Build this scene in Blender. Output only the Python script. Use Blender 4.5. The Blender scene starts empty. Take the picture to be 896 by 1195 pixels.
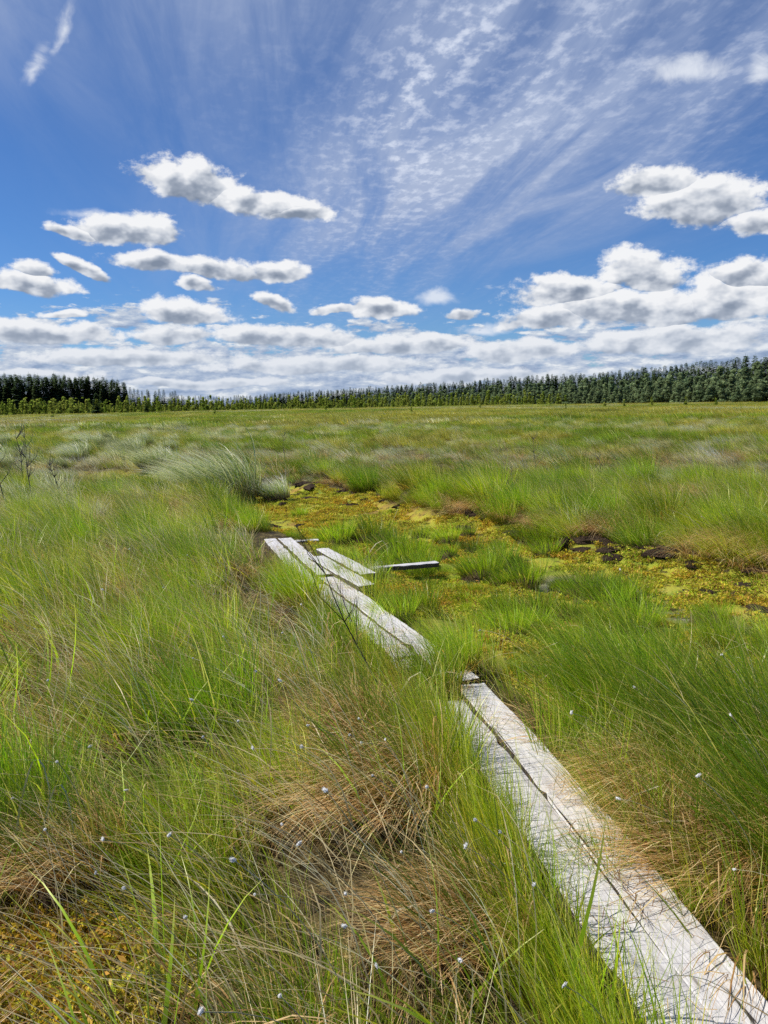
import bpy, math, random
import numpy as np
from mathutils import Vector, Matrix
random.seed(7); RNG = np.random.default_rng(7)
SC = bpy.context.scene; COL = SC.collection

# ------------------------------------------------------------------ camera
CAMH = 1.6; F = 897.6; W, H = 896, 1195
PITCH = math.radians(7.95); ROLL = math.radians(1.05)
fw = Vector((0, math.cos(PITCH), -math.sin(PITCH))); r0 = Vector((1, 0, 0)); u0 = Vector((0, math.sin(PITCH), math.cos(PITCH)))
rt = r0*math.cos(ROLL) - u0*math.sin(ROLL); up = u0*math.cos(ROLL) + r0*math.sin(ROLL)
cam = bpy.data.cameras.new("camera"); co = bpy.data.objects.new("camera", cam); COL.objects.link(co)
co.matrix_world = Matrix(((rt.x, up.x, -fw.x, 0), (rt.y, up.y, -fw.y, 0), (rt.z, up.z, -fw.z, CAMH), (0, 0, 0, 1)))
cam.sensor_fit = 'VERTICAL'; cam.sensor_height = 36; cam.lens = 36*F/H
cam.clip_start = 0.05; cam.clip_end = 20000
SC.camera = co

def ray(u, v):
    return (fw*F + rt*(u-W/2) - up*(v-H/2)).normalized()
def P(u, v, z=0.0):          # survey of the ground: where a sight line meets height z
    d = ray(u, v); t = (z-CAMH)/d.z
    return (d.x*t, d.y*t)
def azel(u, v):
    d = ray(u, v); return math.degrees(math.atan2(d.x, d.y)), math.degrees(math.asin(d.z))

# ------------------------------------------------------------------ render / light
SC.view_settings.view_transform = 'Standard'; SC.view_settings.look = 'None'; SC.view_settings.exposure = 0
cy = SC.cycles
cy.max_bounces = 6; cy.diffuse_bounces = 2; cy.glossy_bounces = 2; cy.transmission_bounces = 2; cy.transparent_max_bounces = 4
cy.use_denoising = False; cy.adaptive_threshold = .015; cy.sample_clamp_indirect = 4; cy.caustics_reflective = False; cy.caustics_refractive = False
SUN_EL = math.radians(51); SUN_AZ = math.radians(-84)     # left and a little ahead
sd = Vector((math.sin(SUN_AZ)*math.cos(SUN_EL), math.cos(SUN_AZ)*math.cos(SUN_EL), math.sin(SUN_EL)))
sl = bpy.data.lights.new("sun", 'SUN'); sl.energy = 5.0; sl.angle = math.radians(0.5); sl.color = (1, .95, .86)
so = bpy.data.objects.new("sun", sl); COL.objects.link(so); so.rotation_euler = sd.to_track_quat('Z', 'Y').to_euler()

# ------------------------------------------------------------------ node helper
class N:
    def __init__(s, tree): s.t = tree; s.n = tree.nodes; s.l = tree.links
    def new(s, typ, ins=None, **kw):
        n = s.n.new(typ)
        for k, v in kw.items(): setattr(n, k, v)
        for k, v in (ins or {}).items(): s.put(n.inputs[k], v)
        return n
    def put(s, sock, v):
        if isinstance(v, bpy.types.NodeSocket): s.l.new(v, sock)
        elif hasattr(v, 'outputs'): s.l.new(v.outputs[0], sock)
        else: sock.default_value = v
    def m(s, op, a, b=None, c=None, clamp=False):
        n = s.n.new('ShaderNodeMath'); n.operation = op; n.use_clamp = clamp
        for i, v in enumerate((a, b, c)):
            if v is not None: s.put(n.inputs[i], v)
        return n.outputs[0]
    def vm(s, op, a, b=None, out=0):
        n = s.n.new('ShaderNodeVectorMath'); n.operation = op
        s.put(n.inputs[0], a)
        if b is not None: s.put(n.inputs['Scale' if op == 'SCALE' else 1], b)
        return n.outputs[out]
    def mix(s, f, a, b, blend='MIX'):
        n = s.n.new('ShaderNodeMix'); n.data_type = 'RGBA'; n.blend_type = blend
        s.put(n.inputs[0], f); s.put(n.inputs[6], a); s.put(n.inputs[7], b); return n.outputs[2]
    def sm(s, v, a, b, to0=0.0, to1=1.0):
        n = s.n.new('ShaderNodeMapRange'); n.interpolation_type = 'SMOOTHSTEP'
        s.put(n.inputs[0], v); s.put(n.inputs[1], a); s.put(n.inputs[2], b); s.put(n.inputs[3], to0); s.put(n.inputs[4], to1); return n.outputs[0]
    def noise(s, vec, scale, detail=4, rough=.5, dist=0.0, out=0):
        n = s.n.new('ShaderNodeTexNoise'); s.put(n.inputs['Vector'], vec); n.inputs['Scale'].default_value = scale
        n.inputs['Detail'].default_value = detail; n.inputs['Roughness'].default_value = rough; n.inputs['Distortion'].default_value = dist
        return n.outputs[out]
    def ramp(s, f, stops):
        n = s.n.new('ShaderNodeValToRGB'); s.put(n.inputs[0], f); e = n.color_ramp.elements
        while len(e) < len(stops): e.new(.5)
        for i, (p, c) in enumerate(stops): e[i].position = p; e[i].color = (*c, 1)
        return n.outputs[0]
def c4(r, g, b): return (r, g, b, 1)

# ------------------------------------------------------------------ sky with clouds, by direction
def make_world():
    w = bpy.data.worlds.new("World"); SC.world = w; w.use_nodes = True
    t = w.node_tree; t.nodes.clear(); k = N(t)
    w.cycles.sampling_method = 'MANUAL'; w.cycles.sample_map_resolution = 512
    sky = k.new('ShaderNodeTexSky', sky_type='NISHITA', sun_disc=False)
    sky.sun_elevation = SUN_EL; sky.sun_rotation = SUN_AZ; sky.altitude = 100; sky.air_density = 1.0; sky.dust_density = .25; sky.ozone_density = 1.6
    d = k.new('ShaderNodeTexCoord').outputs['Generated']
    sp = k.new('ShaderNodeSeparateXYZ', {0: d}); x, y, z = sp.outputs
    az = k.m('MULTIPLY', k.m('ARCTAN2', x, y), 57.2958); el = k.m('MULTIPLY', k.m('ARCSINE', z), 57.2958)
    Pn = k.new('ShaderNodeCombineXYZ', {0: az, 1: el}).outputs[0]
    # layer coordinates: a flat layer overhead seen in perspective
    zc = k.m('MAXIMUM', k.m('ADD', z, .06), .02)
    lay = k.new('ShaderNodeCombineXYZ', {0: k.m('DIVIDE', x, zc), 1: k.m('DIVIDE', y, zc)}).outputs[0]
    # puff coordinates, warped
    sq = k.vm('MULTIPLY', Pn, (1, 1.5, 1))
    wn = k.noise(sq, .22, 3, .6, 0, 1)
    wp = k.vm('SCALE', k.vm('SUBTRACT', wn, (.5, .5, .5)), 2.2)
    Q = k.vm('ADD', Pn, k.vm('MULTIPLY', wp, (1, .55, 0)))
    nb = k.noise(sq, .42, 8, .64)
    off = k.vm('ADD', sq, (-.55, .75, 0))
    nb2 = k.noise(off, .42, 8, .64)
    nbs = k.noise(sq, .42, 3, .5); relief = k.m('SUBTRACT', nbs, k.noise(off, .42, 3, .5)); relief = k.m('ADD', relief, k.m('MULTIPLY', k.m('SUBTRACT', nb, nb2), .35))
    # group: one cloud bank
    g = bpy.data.node_groups.new("cloud_bank", 'ShaderNodeTree'); gi = g.interface
    for nm, ty in (('Q', 'Vector'), ('C', 'Vector'), ('S', 'Vector'), ('Fin', 'Float'), ('Tin', 'Float')):
        gi.new_socket(nm, in_out='INPUT', socket_type='NodeSocket'+ty)
    for nm in ('F', 'T'): gi.new_socket(nm, in_out='OUTPUT', socket_type='NodeSocketFloat')
    q = N(g); I = q.new('NodeGroupInput').outputs; O = q.new('NodeGroupOutput')
    df = q.vm('SUBTRACT', I['Q'], I['C']); s1 = q.new('ShaderNodeSeparateXYZ', {0: df}); s2 = q.new('ShaderNodeSeparateXYZ', {0: I['S']})
    dy = q.m('ADD', s1.outputs[1], q.m('MULTIPLY', s1.outputs[0], s2.outputs[2]))      # tilt
    dyn = q.m('DIVIDE', dy, s2.outputs[1]); below = q.m('LESS_THAN', dyn, 0)
    dyf = q.m('MULTIPLY', dyn, q.m('ADD', 1.0, q.m('MULTIPLY', below, .55)))
    dx = q.m('DIVIDE', s1.outputs[0], s2.outputs[0])
    rr = q.m('SQRT', q.m('ADD', q.m('MULTIPLY', dx, dx), q.m('MULTIPLY', dyf, dyf)))
    f = q.m('SUBTRACT', 1.0, rr); gt = q.m('GREATER_THAN', f, I['Fin'])
    q.l.new(q.m('MAXIMUM', f, I['Fin']), O.inputs['F'])
    mt = q.m('ADD', q.m('MULTIPLY', gt, q.m('SUBTRACT', dyn, I['Tin'])), I['Tin'])
    q.l.new(mt, O.inputs['T'])
    def chain(lst):
        Fv, Tv = -3.0, 0.0
        for (u, v, hw, hh, tilt) in lst:
            a, e = azel(u, v); a2, e2 = azel(u+hw, v); a3, e3 = azel(u, v-hh); a0, _ = azel(u-hw, v)
            n = k.new('ShaderNodeGroup', node_tree=g)
            k.put(n.inputs['Q'], Q); n.inputs['C'].default_value = (a, e, 0)
            n.inputs['S'].default_value = ((a2-a0)/2, e3-e, math.tan(math.radians(tilt)))
            k.put(n.inputs['Fin'], Fv); k.put(n.inputs['Tin'], Tv); Fv, Tv = n.outputs
        return Fv, Tv
    cum = [(222, 216, 66, 32, 6), (300, 238, 78, 22, 7), (345, 248, 42, 13, 0), (150, 269, 66, 23, 0), (88, 270, 36, 9, 8),
           (34, 331, 60, 17, 4), (40, 313, 30, 13, 10), (100, 312, 34, 10, 22), (182, 309, 50, 15, 6), (262, 316, 66, 14, 3),
           (322, 319, 40, 15, 0), (226, 333, 28, 8, 0), (214, 365, 60, 19, 4), (320, 354, 28, 12, 14), (442, 363, 46, 15, 0),
           (394, 362, 28, 8, 0), (540, 367, 20, 9, 0), (72, 365, 28, 6, 0),
           (818, 240, 76, 38, 4), (888, 262, 46, 20, 0), (765, 216, 50, 20, 0), (748, 322, 58, 30, 6),
           (662, 345, 66, 24, 0), (742, 362, 130, 28, 0), (850, 352, 84, 32, 0), (885, 322, 54, 24, 0), (640, 374, 56, 18, 0),
           (795, 400, 120, 22, 0), (335, 396, 95, 17, 3), (205, 392, 60, 13, 0), (60, 390, 85, 17, 2), (470, 404, 90, 15, 0), (600, 412, 70, 16, 0), (150, 418, 130, 13, 0), (380, 428, 130, 12, 0), (20, 440, 120, 9, 0), (560, 440, 130, 10, 0), (240, 447, 110, 7, 0)]
    Fv, Tv = chain(cum)
    edge = k.m('ADD', Fv, k.m('MULTIPLY', k.m('SUBTRACT', nb, .5), 1.9))
    dens = k.sm(edge, -.16, .22)
    thick = k.sm(edge, .1, 1.0)
    lit = k.m('ADD', k.m('MULTIPLY', Tv, .60), k.m('MULTIPLY', relief, 1.9))
    lit = k.m('ADD', lit, k.m('MULTIPLY', thick, -.38)); lit = k.m('ADD', lit, .72, clamp=True)
    lit = k.m('ADD', lit, k.sm(el, 7.5, 2.0, 0, .05), clamp=True); ccol = k.ramp(lit, [(0, (.22, .27, .36)), (.28, (.34, .39, .48)), (.55, (.60, .64, .71)), (.9, (.90, .91, .93))])
    ccol = k.mix(k.sm(el, 8.0, .5, 0, .5), ccol, c4(.53, .61, .74))
    # soft wisps up high
    wf, wt = chain([(798, 88, 60, 22, 0), (890, 86, 26, 24, 0), (42, 84, 16, 26, -40), (75, 35, 20, 22, -50), (512, 346, 32, 14, 0), (140, 374, 26, 5, 0), (560, 385, 40, 10, 0), (120, 250, 60, 8, 0)])
    wn2 = k.noise(k.vm('MULTIPLY', Pn, (1, 1.3, 1)), .35, 7, .62, .6)
    wd = k.m('MULTIPLY', k.sm(k.m('ADD', wf, k.m('MULTIPLY', k.m('SUBTRACT', wn2, .5), 2.2)), -.1, 1.0), .8)
    # low broken cloud deck towards the horizon
    ln = k.noise(k.vm('MULTIPLY', lay, (.8, 1.0, 1)), 1.0, 8, .55)
    ln2 = k.noise(k.vm('ADD', k.vm('MULTIPLY', lay, (.8, 1.0, 1)), (-.12, -.22, 0)), 1.0, 8, .55)
    low = k.noise(k.vm('MULTIPLY', Pn, (.6, 1.9, 1)), .60, 8, .62)
    lowb = k.noise(k.vm('ADD', k.vm('MULTIPLY', Pn, (.6, 1.9, 1)), (-.15, .6, 0)), .60, 8, .62)
    deckh = k.m('ADD', k.sm(el, 1.5, 8.0, .50, -.24), k.m('MULTIPLY', k.m('SUBTRACT', k.noise(k.vm('MULTIPLY', Pn, (.5, 1.1, 1)), .25, 2), .5), 1.1))
    dd = k.m('ADD', k.m('MULTIPLY', k.m('SUBTRACT', low, .5), 2.2), k.m('ADD', deckh, k.m('MULTIPLY', k.m('SUBTRACT', ln, .5), .25)))
    ddens = k.m('MULTIPLY', k.sm(dd, -.05, .20), k.sm(el, 8.9, 7.0))
    dlit = k.m('ADD', .56, k.m('MULTIPLY', k.m('SUBTRACT', low, lowb), 3.0), clamp=True)
    dcol = k.ramp(dlit, [(.1, (.27, .36, .53)), (.42, (.40, .49, .65)), (.75, (.55, .62, .73)), (1, (.78, .82, .87))])
    # thin high veil with ribs
    lr_ = k.new('ShaderNodeVectorRotate', {'Vector': lay, 'Angle': -.18}, rotation_type='Z_AXIS').outputs[0]
    rib = k.noise(k.vm('MULTIPLY', lr_, (19.0, 13.0, 1)), 1.0, 4, .6, .1)
    strk = k.noise(k.vm('MULTIPLY', lr_, (4.2, 0.8, 1)), 1.0, 6, .62, .5)
    big = k.noise(k.vm('MULTIPLY', lay, (.9, .55, 1)), 1.0, 3, .5, .3)
    def soft(u, v, hw, hh, ti=0):
        a, e = azel(u, v); a1, _ = azel(u+hw, v); _, e1 = azel(u, v-hh)
        dxx = k.m('SUBTRACT', az, a); dyy = k.m('ADD', k.m('SUBTRACT', el, e), k.m('MULTIPLY', dxx, math.tan(math.radians(ti))))
        r = k.m('ADD', k.m('POWER', k.m('ABSOLUTE', k.m('DIVIDE', dxx, a1-a)), 2.0), k.m('POWER', k.m('ABSOLUTE', k.m('DIVIDE', dyy, e1-e)), 2.0))
        return k.m('EXPONENT', k.m('MULTIPLY', r, -1.0))
    vm_ = k.m('ADD', k.m('MULTIPLY', soft(560, 190, 300, 120, -10), 1.15), k.m('MULTIPLY', soft(400, -40, 900, 170), .75))
    vm_ = k.m('ADD', vm_, k.m('MULTIPLY', soft(60, 90, 120, 70, 20), .12))
    veil = k.m('MULTIPLY', vm_, k.m('ADD', .22, k.m('ADD', k.m('MULTIPLY', k.sm(strk, .3, .72), 1.0), k.m('MULTIPLY', big, .35))))
    ac = k.m('MULTIPLY', k.sm(rib, .44, .68), k.m('ADD', k.m('MULTIPLY', soft(500, 165, 130, 130, -30), 1.0), k.m('MULTIPLY', soft(660, 70, 330, 140), .75)))
    ac = k.m('MULTIPLY', ac, k.sm(strk, .38, .62, .25, 1.0))
    veil = k.m('MULTIPLY', veil, .8, clamp=True)
    # sky colour
    base = k.mix(1.0, sky.outputs[0], c4(.098, .106, .114), 'MULTIPLY')
    tin = k.ramp(k.m('DIVIDE', el, 40), [(0, (.54, .72, .98)), (.2, (.38, .62, .94)), (.45, (.36, .58, .88)), (1, (.46, .62, .84))]); sat = k.mix(1.0, base, tin, 'MULTIPLY')
    c = k.mix(veil, sat, c4(.40, .48, .67)); c = k.mix(k.m('MULTIPLY', ac, .75, clamp=True), c, c4(.70, .76, .90))
    c = k.mix(wd, c, c4(.82, .86, .93))
    c = k.mix(ddens, c, dcol)
    c = k.mix(dens, c, ccol)
    bg = k.new('ShaderNodeBackground', {0: c, 1: 1.0}); out = k.new('ShaderNodeOutputWorld'); t.links.new(bg.outputs[0], out.inputs[0])
make_world()

# ------------------------------------------------------------------ numpy noise and zones
def _h(ix, iy, s):
    v = (ix.astype(np.int64)*374761393 + iy.astype(np.int64)*668265263 + s*982451653) & 0xffffffff
    v = ((v ^ (v >> 13))*1274126177) & 0xffffffff
    return ((v ^ (v >> 16)) & 0xffff)/65535.0
def vn(x, y, s=0):
    ix = np.floor(x); iy = np.floor(y); fx = x-ix; fy = y-iy; fx = fx*fx*(3-2*fx); fy = fy*fy*(3-2*fy)
    a = _h(ix, iy, s); b = _h(ix+1, iy, s); c = _h(ix, iy+1, s); d = _h(ix+1, iy+1, s)
    return (a*(1-fx)+b*fx)*(1-fy)+(c*(1-fx)+d*fx)*fy
def fbm(x, y, s=0, o=4):
    r = 0; a = .5; t = 0
    for i in range(o): r = r+a*vn(x*2**i, y*2**i, s+i*17); t += a; a *= .5
    return r/t
def sdf(x, y, poly):         # signed distance, positive inside
    x = np.asarray(x, float); y = np.asarray(y, float); d = np.full(x.shape, 1e9); ins = np.zeros(x.shape, bool)
    n = len(poly)
    for i in range(n):
        ax, ay = poly[i]; bx, by = poly[(i+1) % n]; ex, ey = bx-ax, by-ay
        t = np.clip(((x-ax)*ex+(y-ay)*ey)/(ex*ex+ey*ey+1e-12), 0, 1)
        d = np.minimum(d, np.hypot(x-ax-ex*t, y-ay-ey*t))
        if ey != 0: ins ^= ((ay > y) != (by > y)) & (x < ex*(y-ay)/ey+ax)
    return np.where(ins, d, -d)
CH = [P(*p) for p in [(60, 553), (150, 548), (262, 572), (330, 564), (400, 572), (470, 590), (560, 608), (650, 630), (760, 645), (896, 660), (1120, 690),
      (1120, 770), (896, 748), (830, 735), (760, 762), (690, 764), (630, 752), (560, 735), (490, 700), (450, 665), (400, 640), (345, 624), (300, 612), (262, 590), (190, 570)]]
MID = [P(*p) for p in [(345, 626), (400, 642), (450, 665), (490, 700), (560, 735), (630, 752), (690, 764), (760, 762), (830, 735), (896, 748), (1120, 770),
       (1120, 860), (900, 850), (760, 860), (690, 880), (600, 800), (560, 770), (480, 725), (430, 690), (380, 655)]]
WET = [P(*p) for p in [(560, 640), (640, 652), (740, 662), (820, 690), (900, 715), (1000, 735), (960, 750), (860, 728), (780, 705), (700, 680), (620, 668)]]
# boardwalk centre line (world)
BW = [(.88, .9), (.745, 1.76), (.34, 4.07), (-.42, 6.18), (-1.29, 8.95)]
def bw_dist(x, y):
    d = np.full(np.shape(x), 1e9)
    for (ax, ay), (bx, by) in zip(BW[:-1], BW[1:]):
        ex, ey = bx-ax, by-ay; t = np.clip(((x-ax)*ex+(y-ay)*ey)/(ex*ex+ey*ey), 0, 1)
        dd = np.hypot(x-ax-ex*t, y-ay-ey*t); d = np.minimum(d, dd)
    return d
def BWX(y): return np.interp(y, [p[1] for p in BW], [p[0] for p in BW])
def sstep(v, a, b): t = np.clip((v-a)/(b-a), 0, 1); return t*t*(3-2*t)
def cells(x, y, sp, seed=0):     # distance to the nearest tussock centre, and that tussock's own random numbers
    x = np.asarray(x, float)/sp; y = np.asarray(y, float)/sp; ix = np.floor(x); iy = np.floor(y); best = np.full(x.shape, 9.); a = np.zeros(x.shape); b = np.zeros(x.shape)
    for dx in (-1, 0, 1):
        for dy in (-1, 0, 1):
            jx = ix+dx; jy = iy+dy; cx_ = jx+.15+.7*_h(jx, jy, seed); cy_ = jy+.15+.7*_h(jx, jy, seed+5); d = np.hypot(x-cx_, y-cy_); m = d < best
            best = np.where(m, d, best); a = np.where(m, _h(jx, jy, seed+11), a); b = np.where(m, _h(jx, jy, seed+12), b)
    return best*sp, a, b
def hgt(x, y):
    x = np.asarray(x, float); y = np.asarray(y, float)
    near = np.exp(-np.maximum(y-30, 0)/20)
    c = sdf(x, y, CH); c = np.where(y > 60, -9, c)
    ch = sstep(c, -.15, .35); wet = sstep(sdf(x, y, WET), -.3, .35)*ch
    base = (fbm(x*1.3, y*1.3, 3)-.5)*.22*(1-ch)*near*(.25+.75*sstep(bw_dist(x, y), .25, .8))
    lump = (fbm(x*3.2, y*3.2, 9)-.5)*.11*ch*(1-.6*wet)+(fbm(x*11, y*11, 5, 3)-.5)*.035
    far = (fbm(x*.02, y*.02, 21)-.5)*.5*sstep(np.hypot(x, y), 40, 160)
    return base+lump-.15*ch-.05*wet+far
def h1(x, y): return float(hgt(np.array([x]), np.array([y]))[0])

# ------------------------------------------------------------------ object helpers
def tag(o, label=None, cat=None, group=None, kind=None):
    if label: o['label'] = label
    if cat: o['category'] = cat
    if group: o['group'] = group
    if kind: o['kind'] = kind
    return o
def mesh(name, v, f, mat=None, col=None, smooth=False):
    me = bpy.data.meshes.new(name); v = np.asarray(v, np.float32)
    if isinstance(f, np.ndarray):
        k = f.shape[1]; me.vertices.add(len(v)); me.vertices.foreach_set('co', v.ravel())
        me.loops.add(f.size); me.loops.foreach_set('vertex_index', f.ravel().astype(np.int32))
        me.polygons.add(len(f)); me.polygons.foreach_set('loop_start', np.arange(0, f.size, k, dtype=np.int32))
        if smooth: me.polygons.foreach_set('use_smooth', np.ones(len(f), bool))
        me.update(calc_edges=True)
    else:
        me.from_pydata([tuple(map(float, p)) for p in v], [], f)
        if smooth: me.polygons.foreach_set('use_smooth', np.ones(len(me.polygons), bool))
    if col is not None:
        a = me.attributes.new('Col', 'FLOAT_COLOR', 'POINT'); c = np.ones((len(v), 4), np.float32); c[:, :3] = col
        a.data.foreach_set('color', c.ravel())
    if mat: me.materials.append(mat)
    return me
def link(name, me, parent=None, loc=None):
    o = bpy.data.objects.new(name, me); COL.objects.link(o)
    if parent: o.parent = parent
    if loc is not None: o.location = loc
    return o
def copy_tree(root):
    c = root.copy(); COL.objects.link(c)
    for ch in root.children:
        d = ch.copy(); COL.objects.link(d); d.parent = c
    return c
def scatter(name, sources, pts, rot, scl, idx, label, cat):
    cl = bpy.data.collections.new(name+"_sources")
    for i, me in enumerate(sources):
        cl.objects.link(bpy.data.objects.new("%s_tuft_%03d" % (name, i), me))
    me = bpy.data.meshes.new(name); me.vertices.add(len(pts)); me.vertices.foreach_set('co', np.asarray(pts, np.float32).ravel())
    a = me.attributes.new('rot', 'FLOAT_VECTOR', 'POINT'); a.data.foreach_set('vector', np.asarray(rot, np.float32).ravel())
    a = me.attributes.new('scl', 'FLOAT', 'POINT'); a.data.foreach_set('value', np.asarray(scl, np.float32))
    a = me.attributes.new('idx', 'INT', 'POINT'); a.data.foreach_set('value', np.asarray(idx, np.int32))
    o = link(name, me); g = bpy.data.node_groups.new(name, 'GeometryNodeTree')
    g.interface.new_socket('Geometry', in_out='INPUT', socket_type='NodeSocketGeometry'); g.interface.new_socket('Geometry', in_out='OUTPUT', socket_type='NodeSocketGeometry')
    k = N(g); gi = k.new('NodeGroupInput'); go = k.new('NodeGroupOutput')
    ci = k.new('GeometryNodeCollectionInfo'); ci.inputs['Collection'].default_value = cl; ci.inputs['Separate Children'].default_value = True; ci.inputs['Reset Children'].default_value = True
    def na(nm, ty): n = k.new('GeometryNodeInputNamedAttribute', data_type=ty); n.inputs['Name'].default_value = nm; return n.outputs[0]
    ip = k.new('GeometryNodeInstanceOnPoints'); k.put(ip.inputs['Points'], gi.outputs[0]); k.put(ip.inputs['Instance'], ci.outputs[0])
    ip.inputs['Pick Instance'].default_value = True; k.put(ip.inputs['Instance Index'], na('idx', 'INT'))
    er = k.new('FunctionNodeEulerToRotation'); k.put(er.inputs[0], na('rot', 'FLOAT_VECTOR')); k.put(ip.inputs['Rotation'], er.outputs[0])
    k.put(ip.inputs['Scale'], na('scl', 'FLOAT')); k.put(go.inputs[0], ip.outputs[0])
    md = o.modifiers.new('scatter', 'NODES'); md.node_group = g
    tag(o, label, cat, None, 'stuff'); return o

# ------------------------------------------------------------------ materials
def mat_blade(name, tints, scale=.5, trans=.45, gloss=.045, var=.9):
    m = bpy.data.materials.new(name); m.use_nodes = True; t = m.node_tree; t.nodes.clear(); k = N(t)
    a = k.new('ShaderNodeAttribute', attribute_name='Col'); oi = k.new('ShaderNodeObjectInfo')
    n = k.noise(oi.outputs['Location'], scale, 3, .6)
    tint = k.ramp(n, tints)
    c = k.mix(1.0, a.outputs['Color'], tint, 'MULTIPLY')
    v = k.m('ADD', 1-var/2, k.m('MULTIPLY', oi.outputs['Random'], var))
    c = k.vm('MINIMUM', k.vm('SCALE', c, v), (.88, .88, .88))
    d = k.new('ShaderNodeBsdfDiffuse', {0: c}); tr = k.new('ShaderNodeBsdfTranslucent', {0: k.mix(1.0, c, c4(1.25, 1.2, .8), 'MULTIPLY')})
    g = k.new('ShaderNodeBsdfGlossy', {0: c4(1, .95, .75)}); g.inputs['Roughness'].default_value = .38
    m1 = k.new('ShaderNodeMixShader', {0: trans, 1: d, 2: tr}); m2 = k.new('ShaderNodeMixShader', {0: gloss, 1: m1, 2: g})
    o = k.new('ShaderNodeOutputMaterial'); t.links.new(m2.outputs[0], o.inputs[0]); return m
def mat_simple(name, ca, cb, scale=8, rough=.9, bump=.3, detail=6, bdist=.02, vec_scale=(1, 1, 1), world=False):
    m = bpy.data.materials.new(name); m.use_nodes = True; t = m.node_tree; k = N(t); b = t.nodes['Principled BSDF']
    tc = k.new('ShaderNodeNewGeometry').outputs['Position'] if world else k.new('ShaderNodeTexCoord').outputs['Object']
    v = k.vm('MULTIPLY', tc, vec_scale)
    n = k.noise(v, scale, detail, .6); c = k.ramp(n, [(.35, ca), (.65, cb)])
    k.put(b.inputs['Base Color'], c); b.inputs['Roughness'].default_value = rough; b.inputs['Specular IOR Level'].default_value = .2
    bp = k.new('ShaderNodeBump', {'Height': n, 'Strength': bump, 'Distance': bdist}); t.links.new(bp.outputs[0], b.inputs['Normal'])
    return m
TINT_NEAR = [(.25, (.95, 1.15, .65)), (.42, (1.6, 1.65, .72)), (.58, (2.2, 1.95, .78)), (.75, (2.5, 1.95, .9))]
TINT_FAR = [(.28, (1.1, 1.3, .6)), (.42, (1.45, 1.42, .8)), (.52, (1.8, 1.6, .95)), (.60, (1.9, 1.5, 1.05)), (.68, (2.6, 2.5, 2.3))]  # last stop pales some patches: sheen of wind-turned sedge, painted as tint
M_SEDGE = mat_blade('sedge_blades', TINT_NEAR, .6)
M_SILVER = mat_blade('silver_sheen_blades', [(.3, (1.2, 1.28, .78)), (.5, (1.5, 1.5, .95)), (.7, (1.7, 1.62, 1.1))], .5, trans=.4, gloss=.05)
M_BRIGHT = mat_blade('bright_blades', [(.3, (1.05, 1.1, .8)), (.5, (1.25, 1.2, 1)), (.7, (1.5, 1.3, .8))], .8, trans=.5)
M_DRY = mat_blade('dry_blades', [(.3, (.95, .9, .85)), (.7, (1.15, 1.1, .95))], .8, trans=.4, gloss=.03, var=.4)
M_FAR = mat_blade('meadow_blades', TINT_FAR, .16)
M_VFAR = mat_blade('open_mire_blades', TINT_FAR, .03)
M_MOSS = mat_blade('moss_leaves', [(.25, (.7, .9, .8)), (.45, (1, 1, 1)), (.6, (1.1, .85, .8)), (.75, (1.05, .62, .7))], 1.2, trans=.3, gloss=.0, var=.6)
M_PEAT = mat_simple('peat', (.018, .012, .008), (.13, .085, .05), 14, .95, .9, 8, .05)
M_TWIG = mat_simple('dead_twig_bark', (.02, .015, .012), (.07, .055, .045), 60, .9, .3)
M_PALETWIG = mat_simple('pale_twig_bark', (.07, .06, .05), (.2, .18, .16), 60, .9, .3)
M_BARK = mat_simple('bark', (.05, .035, .025), (.16, .11, .08), 6, .95, .4)
M_COTTON = bpy.data.materials.new('cotton_fluff'); M_COTTON.use_nodes = True
_k = N(M_COTTON.node_tree); _b = M_COTTON.node_tree.nodes['Principled BSDF']
_k.put(_b.inputs['Base Color'], _k.ramp(_k.noise(_k.new('ShaderNodeTexCoord').outputs['Object'], 60, 3), [(.3, (.8, .78, .72)), (.7, (.93, .92, .9))])); _b.inputs['Roughness'].default_value = 1.0; _b.inputs['Specular IOR Level'].default_value = 0; _b.inputs['Emission Strength'].default_value = 0
_tr = _k.new('ShaderNodeBsdfTranslucent', {0: c4(.95, .94, .9)}); _mx = _k.new('ShaderNodeMixShader', {0: .12, 1: _b.outputs[0], 2: _tr}); M_COTTON.node_tree.links.new(_mx.outputs[0], M_COTTON.node_tree.nodes['Material Output'].inputs[0])

# ------------------------------------------------------------------ blades
PAL = dict(
    straw=[((.74, .64, .40), .45), ((.85, .79, .60), .25), ((.55, .42, .22), .20), ((.40, .42, .12), .10)],
    sedge=[((.12, .24, .014), .46), ((.22, .37, .020), .32), ((.34, .40, .05), .13), ((.66, .56, .28), .09)],
    mixed=[((.14, .25, .016), .40), ((.25, .37, .025), .30), ((.42, .41, .08), .15), ((.78, .66, .40), .15)],
    bright=[((.21, .38, .012), .42), ((.33, .54, .018), .42), ((.48, .55, .05), .11), ((.62, .54, .25), .05)],
    dry=[((.66, .42, .19), .40), ((.86, .64, .34), .40), ((.40, .22, .08), .13), ((.26, .28, .05), .07)],
    silver=[((.20, .28, .12), .25), ((.52, .56, .42), .33), ((.85, .86, .78), .42)],  # pale tones put the sun's sheen on wind-turned blades into the colour
    far=[((.21, .29, .03), .35), ((.36, .39, .06), .30), ((.52, .46, .14), .22), ((.78, .68, .42), .13)],
)
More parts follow.
